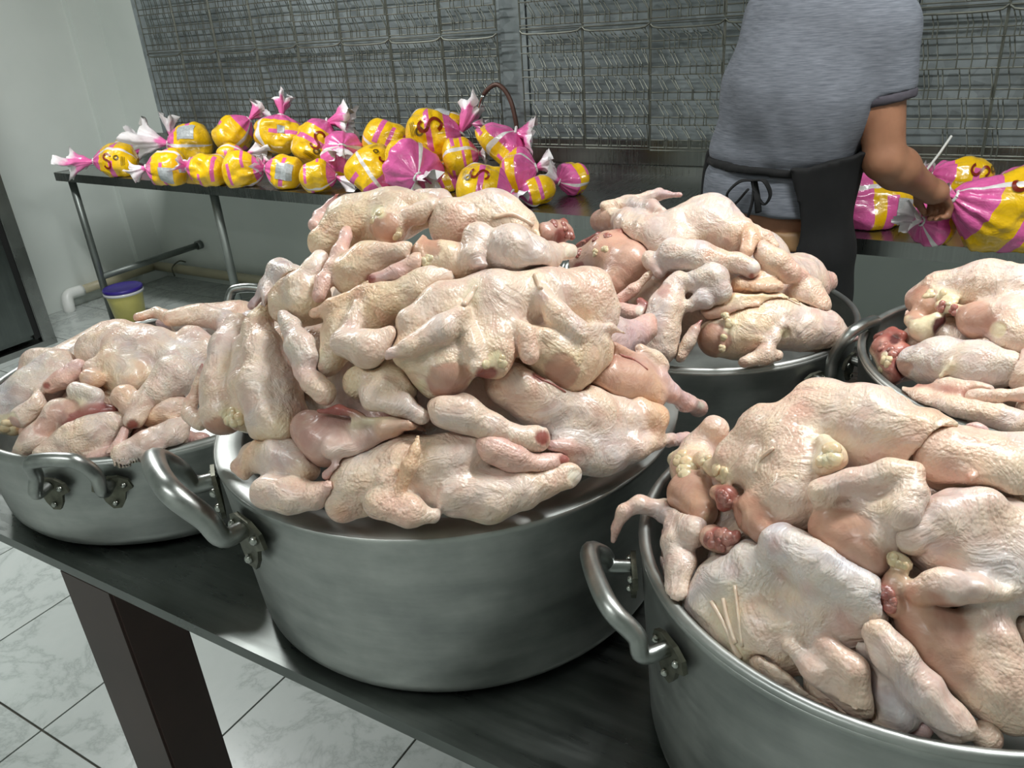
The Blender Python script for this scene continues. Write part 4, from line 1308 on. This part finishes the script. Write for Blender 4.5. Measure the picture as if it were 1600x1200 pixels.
p0, p1 = ony(1440, 276, 2.62), ony(1487, 212, 2.66)
o = MB().tube([tuple(p0-p0), tuple((p1-p0)*.5+np.array([.004, 0, .004])), tuple(p1-p0)], .0035, 6).build('cable_tie', M['white']); o.location = p0; tag(o, 'thin white cable tie sticking up behind the hand of the man', 'cable tie')

# ------------------------------------------------------------------ the man at the table
Y0 = 2.13
def PP(u, v, y=Y0): return ony(u, v, y)
def pr(a, b, ra, rb, k=.03, sy=1., y0=Y0): return dict(a=np.array(a, float), b=np.array(b, float), ra=ra, rb=rb, k=k, sy=sy, y0=y0, c='s', cut=False)
hip, waist, chest, upper = PP(1205, 365), PP(1213, 285), PP(1252, 140), PP(1280, 40)
shL, shR = PP(1218, 30, 2.16), PP(1372, 45, 2.14); elbR, wrR = PP(1382, 250, 2.12), PP(1440, 288, 2.24)
neck = PP(1300, -40, 2.22); head = PP(1312, -120, 2.30)
elbL, wrL = PP(1195, 190, 2.36), PP(1225, 250, 2.46)
def foot(x): return np.array([x, Y0, .05])
legL, legR = np.array([hip[0]-.085, Y0, .92]), np.array([hip[0]+.085, Y0, .92])
torso = lambda e: [pr(hip, waist, .142+e, .138+e, .05, 1.35), pr(waist, chest, .138+e, .166+e, .05, 1.35), pr(chest, upper, .168+e, .135+e, .05, 1.3), pr(shL, shR, .07+e, .07+e, .06)]
legs = lambda e: [q for l in (legL, legR) for q in (pr(l, (l[0], Y0+.01, .5), .09+e, .062+e, .03), pr((l[0], Y0+.01, .5), (l[0], Y0, .1), .062+e, .042+e, .02))]
hand = wrR+(wrR-elbR)/np.linalg.norm(wrR-elbR)*.07
def hpt(u, v, y): return PP(u, v, y)
body_pr = torso(0)+legs(0)+[pr(upper, neck, .09, .058), pr(neck, head, .055, .075, .02), pr(head, head+np.array([0, .02, .05]), .085, .09, .02), pr(head+np.array([0, .085, -.005]), head+np.array([0, .1, -.02]), .02, .016, .012)]
body_pr += [pr(shR, elbR, .062, .046, .02), pr(elbR, elbR+(wrR-elbR)*.35, .049, .051, .015), pr(elbR+(wrR-elbR)*.35, wrR, .051, .031, .015), pr(shL, elbL, .06, .045, .02), pr(elbL, wrL, .044, .028, .02)]
for s, w in ((1, wrR), (-1, wrL)):
    e = elbR if s > 0 else elbL; d = (w-e)/np.linalg.norm(w-e); side = np.cross(d, [0, 0, 1.]); side /= np.linalg.norm(side); dn = np.cross(side, d); dn = dn if dn[2] < 0 else -dn
    pc = w+d*.05; body_pr += [pr(w, pc, .028, .034, .015), pr(pc-side*.018, pc+side*.018, .026, .026, .01)]
    for q, ln in zip((-1.5, -.5, .5, 1.5), (.8, 1.0, .95, .78)):
        k0 = w+d*.085+side*q*.0185; k1 = k0+d*.03*ln+dn*.018; k2 = k1+d*.006+dn*.028*ln; k3 = k2-d*.018+dn*.012*ln
        body_pr += [pr(k0-d*.02, k1, .0105, .0095, .004), pr(k1, k2, .0095, .0088, .003), pr(k2, k3, .0088, .0078, .003)]
    t0 = w+d*.035-side*s*.028+dn*.01; t1 = t0+d*.03-side*s*.006+dn*.022; t2 = t1+d*.022+side*s*.012+dn*.014
    body_pr += [pr(t0, t1, .013, .011, .006), pr(t1, t2, .011, .009, .004)]
for x in (legL[0], legR[0]): body_pr.append(pr((x, Y0-.04, .045), (x, Y0+.14, .035), .042, .034, .02))
man = empty('person', (hip[0], Y0, 0)); tag(man, 'person in a grey T-shirt and black apron seen from behind, tying a bag', 'person'); mo = np.array(man.location)
def grid_of(prs, m=.03):
    lo = np.min([prim_box(p)[0] for p in prs], 0)-m; hi = np.max([prim_box(p)[1] for p in prs], 0)+m; return lo, hi
def field_obj(name, D, lo, h, mat, sm=2, disp=0, parent=man):
    V, F = surface_net(D, lo, h); V, F = drop_bits(V, F); V = relax(V, F, sm, .5)
    if disp:
        N = normals_of(V, F); W = V*np.array([1, 1, .45]); V = V+N*(disp*vnoise(W, 11)+disp*.7*vnoise(W+5, 24))[:, None]
    return mesh_obj(name, np_mesh(name, V-mo, F), mat, parent)
def axes(lo, sh, h): return np.meshgrid(*[lo[c]+h*np.arange(sh[c]) for c in range(3)], indexing='ij', sparse=True)
lo, hi = grid_of(body_pr); lo[2] = .001; h = .006; sh = tuple(np.ceil((hi-lo)/h).astype(int)+1)
D = eval_prims(body_pr, lo, sh, h); D = np.maximum(D, .004-axes(lo, sh, h)[2]); field_obj('body', D, lo, h, M['skin'], 1)
# shirt
zst = PP(1213, 268, 2.02)[2]; zhem = PP(1225, 352, 2.0)[2]; h = .006
sprs = torso(.014)+[pr(PP(1160, 238), PP(1265, 245), .075, .075, .05, 1.2), pr(PP(1180, 300), PP(1235, 320), .13, .14, .05, 1.3)]
lo, hi = grid_of(sprs+[pr(shR, elbR, .09, .09)], .02); sh = tuple(np.ceil((hi-lo)/h).astype(int)+1)
X, Yg, Z = axes(lo, sh, h); D = eval_prims(sprs, lo, sh, h); D = np.maximum(D, zhem+.02*np.sin(X*9)-Z)
waistcut = .012*np.exp(-((Z-(zst+.05*(X-hip[0])*-.6))/.018)**2); D = D+waistcut
def sleeve(r0, r1, a, b):
    s0, s1 = shR, PP(1381, 158, 2.14); dv = (s1-s0); Ls = np.linalg.norm(dv); dv = dv/Ls
    E = eval_prims([pr(s0, s1+dv*.08, r0, r1, .02)], lo, sh, h); T = (X-s0[0])*dv[0]+(Yg-s0[1])*dv[1]+(Z-s0[2])*dv[2]
    return np.maximum(np.maximum(E, T-(Ls+b)), (Ls+a)-T)
D = smin(D, sleeve(.082, .066, -.5, -.014), .02)
neckhole = np.sqrt((X-neck[0])**2+(Yg-neck[1])**2+((Z-neck[2])*.8)**2)-.075; D = np.maximum(D, -neckhole)
field_obj('shirt', D, lo, h, M['shirt'], 3, .012)
field_obj('sleeve_cuff', sleeve(.083, .068, -.018, 0.004), lo, h, M['cuff'], 2)
# jeans and belt
jp = legs(.012)+[pr(hip-np.array([0, 0, .06]), waist-np.array([0, 0, .05]), .148, .142, .05, 1.35)]
lo, hi = grid_of(jp); lo[2] = .001; h = .008; sh = tuple(np.ceil((hi-lo)/h).astype(int)+1); X, Yg, Z = axes(lo, sh, h)
zb = PP(1225, 385, 2.0)[2]; D = eval_prims(jp, lo, sh, h); J = D.copy()
field_obj('jeans', np.maximum(np.maximum(D, Z-zb), .07-Z), lo, h, M['jeans'], 2)
field_obj('belt', np.maximum(np.maximum(J-.004, Z-(zb+.028)), zb-.022-Z), lo, h, M['belt'], 1)
# apron: shell over hips and legs, open at the back, with strap and bow
ap = jp+torso(.012); lo, hi = grid_of(ap, .05); lo[2] = .4; h = .007; sh = tuple(np.ceil((hi-lo)/h).astype(int)+1); X, Yg, Z = axes(lo, sh, h)
A = eval_prims(ap+[pr((legL[0], Y0+.05, .45), (legR[0], Y0+.02, .45), .09, .09, .05), pr((legL[0], Y0+.03, .8), (legR[0], Y0+.02, .8), .09, .095, .05)], lo, sh, h)
xe = PP(1236, 340, 2.0)[0]; tilt = zst+.06*(hip[0]-X)
side = np.minimum((xe+.02*np.sin(Z*14))-X, (Y0-.02)-Yg)
sh_ = np.maximum(np.maximum(A-.028, -(A-.004)), np.maximum(Z-(tilt+.02+.3*np.maximum(0, X-(hip[0]+.1))), .44-Z)); field_obj('apron', np.maximum(sh_, side), lo, h, M['cloth_black'], 2, .008)
S = torso(.014)+[pr(PP(1180, 300), PP(1235, 320), .13, .14, .05, 1.3)]; A2 = eval_prims(S, lo, sh, h)
field_obj('apron_strap', np.maximum(np.maximum(A2-.012, -(A2+.006)), np.abs(Z-tilt)-.011), lo, h, M['cloth_black'], 1)
kn = PP(1178, 282, 1.985)
for pts in ([(0, 0, 0), (-.03, -.02, .0), (-.062, -.012, -.035), (-.045, -.01, -.06), (-.01, -.012, -.02)], [(0, 0, 0), (.03, -.02, .004), (.045, -.012, -.03), (.03, -.01, -.055), (.004, -.012, -.02)], [(0, 0, 0), (.004, -.02, -.05), (-.012, -.015, -.115)], [(0, 0, 0), (.016, -.02, -.04), (.02, -.015, -.075)]):
    MB().tube([Vector(tuple(kn-mo))+v for v in catmull(pts, 6)], .009, 8, flat=.35).build('apron_bow', M['cloth_black'], man, True)
hc = head-mo; MB().ball(tuple(hc+np.array([0, -.02, .05])), .104, 20, (1, 1.08, 1)).build('hair', M['hair'], man, True)
for s in (-1, 1): MB().ball(tuple(hc+np.array([s*.092, .01, .0])), .03, 10, (.4, .7, 1)).build('ear', M['skin'], man, True)
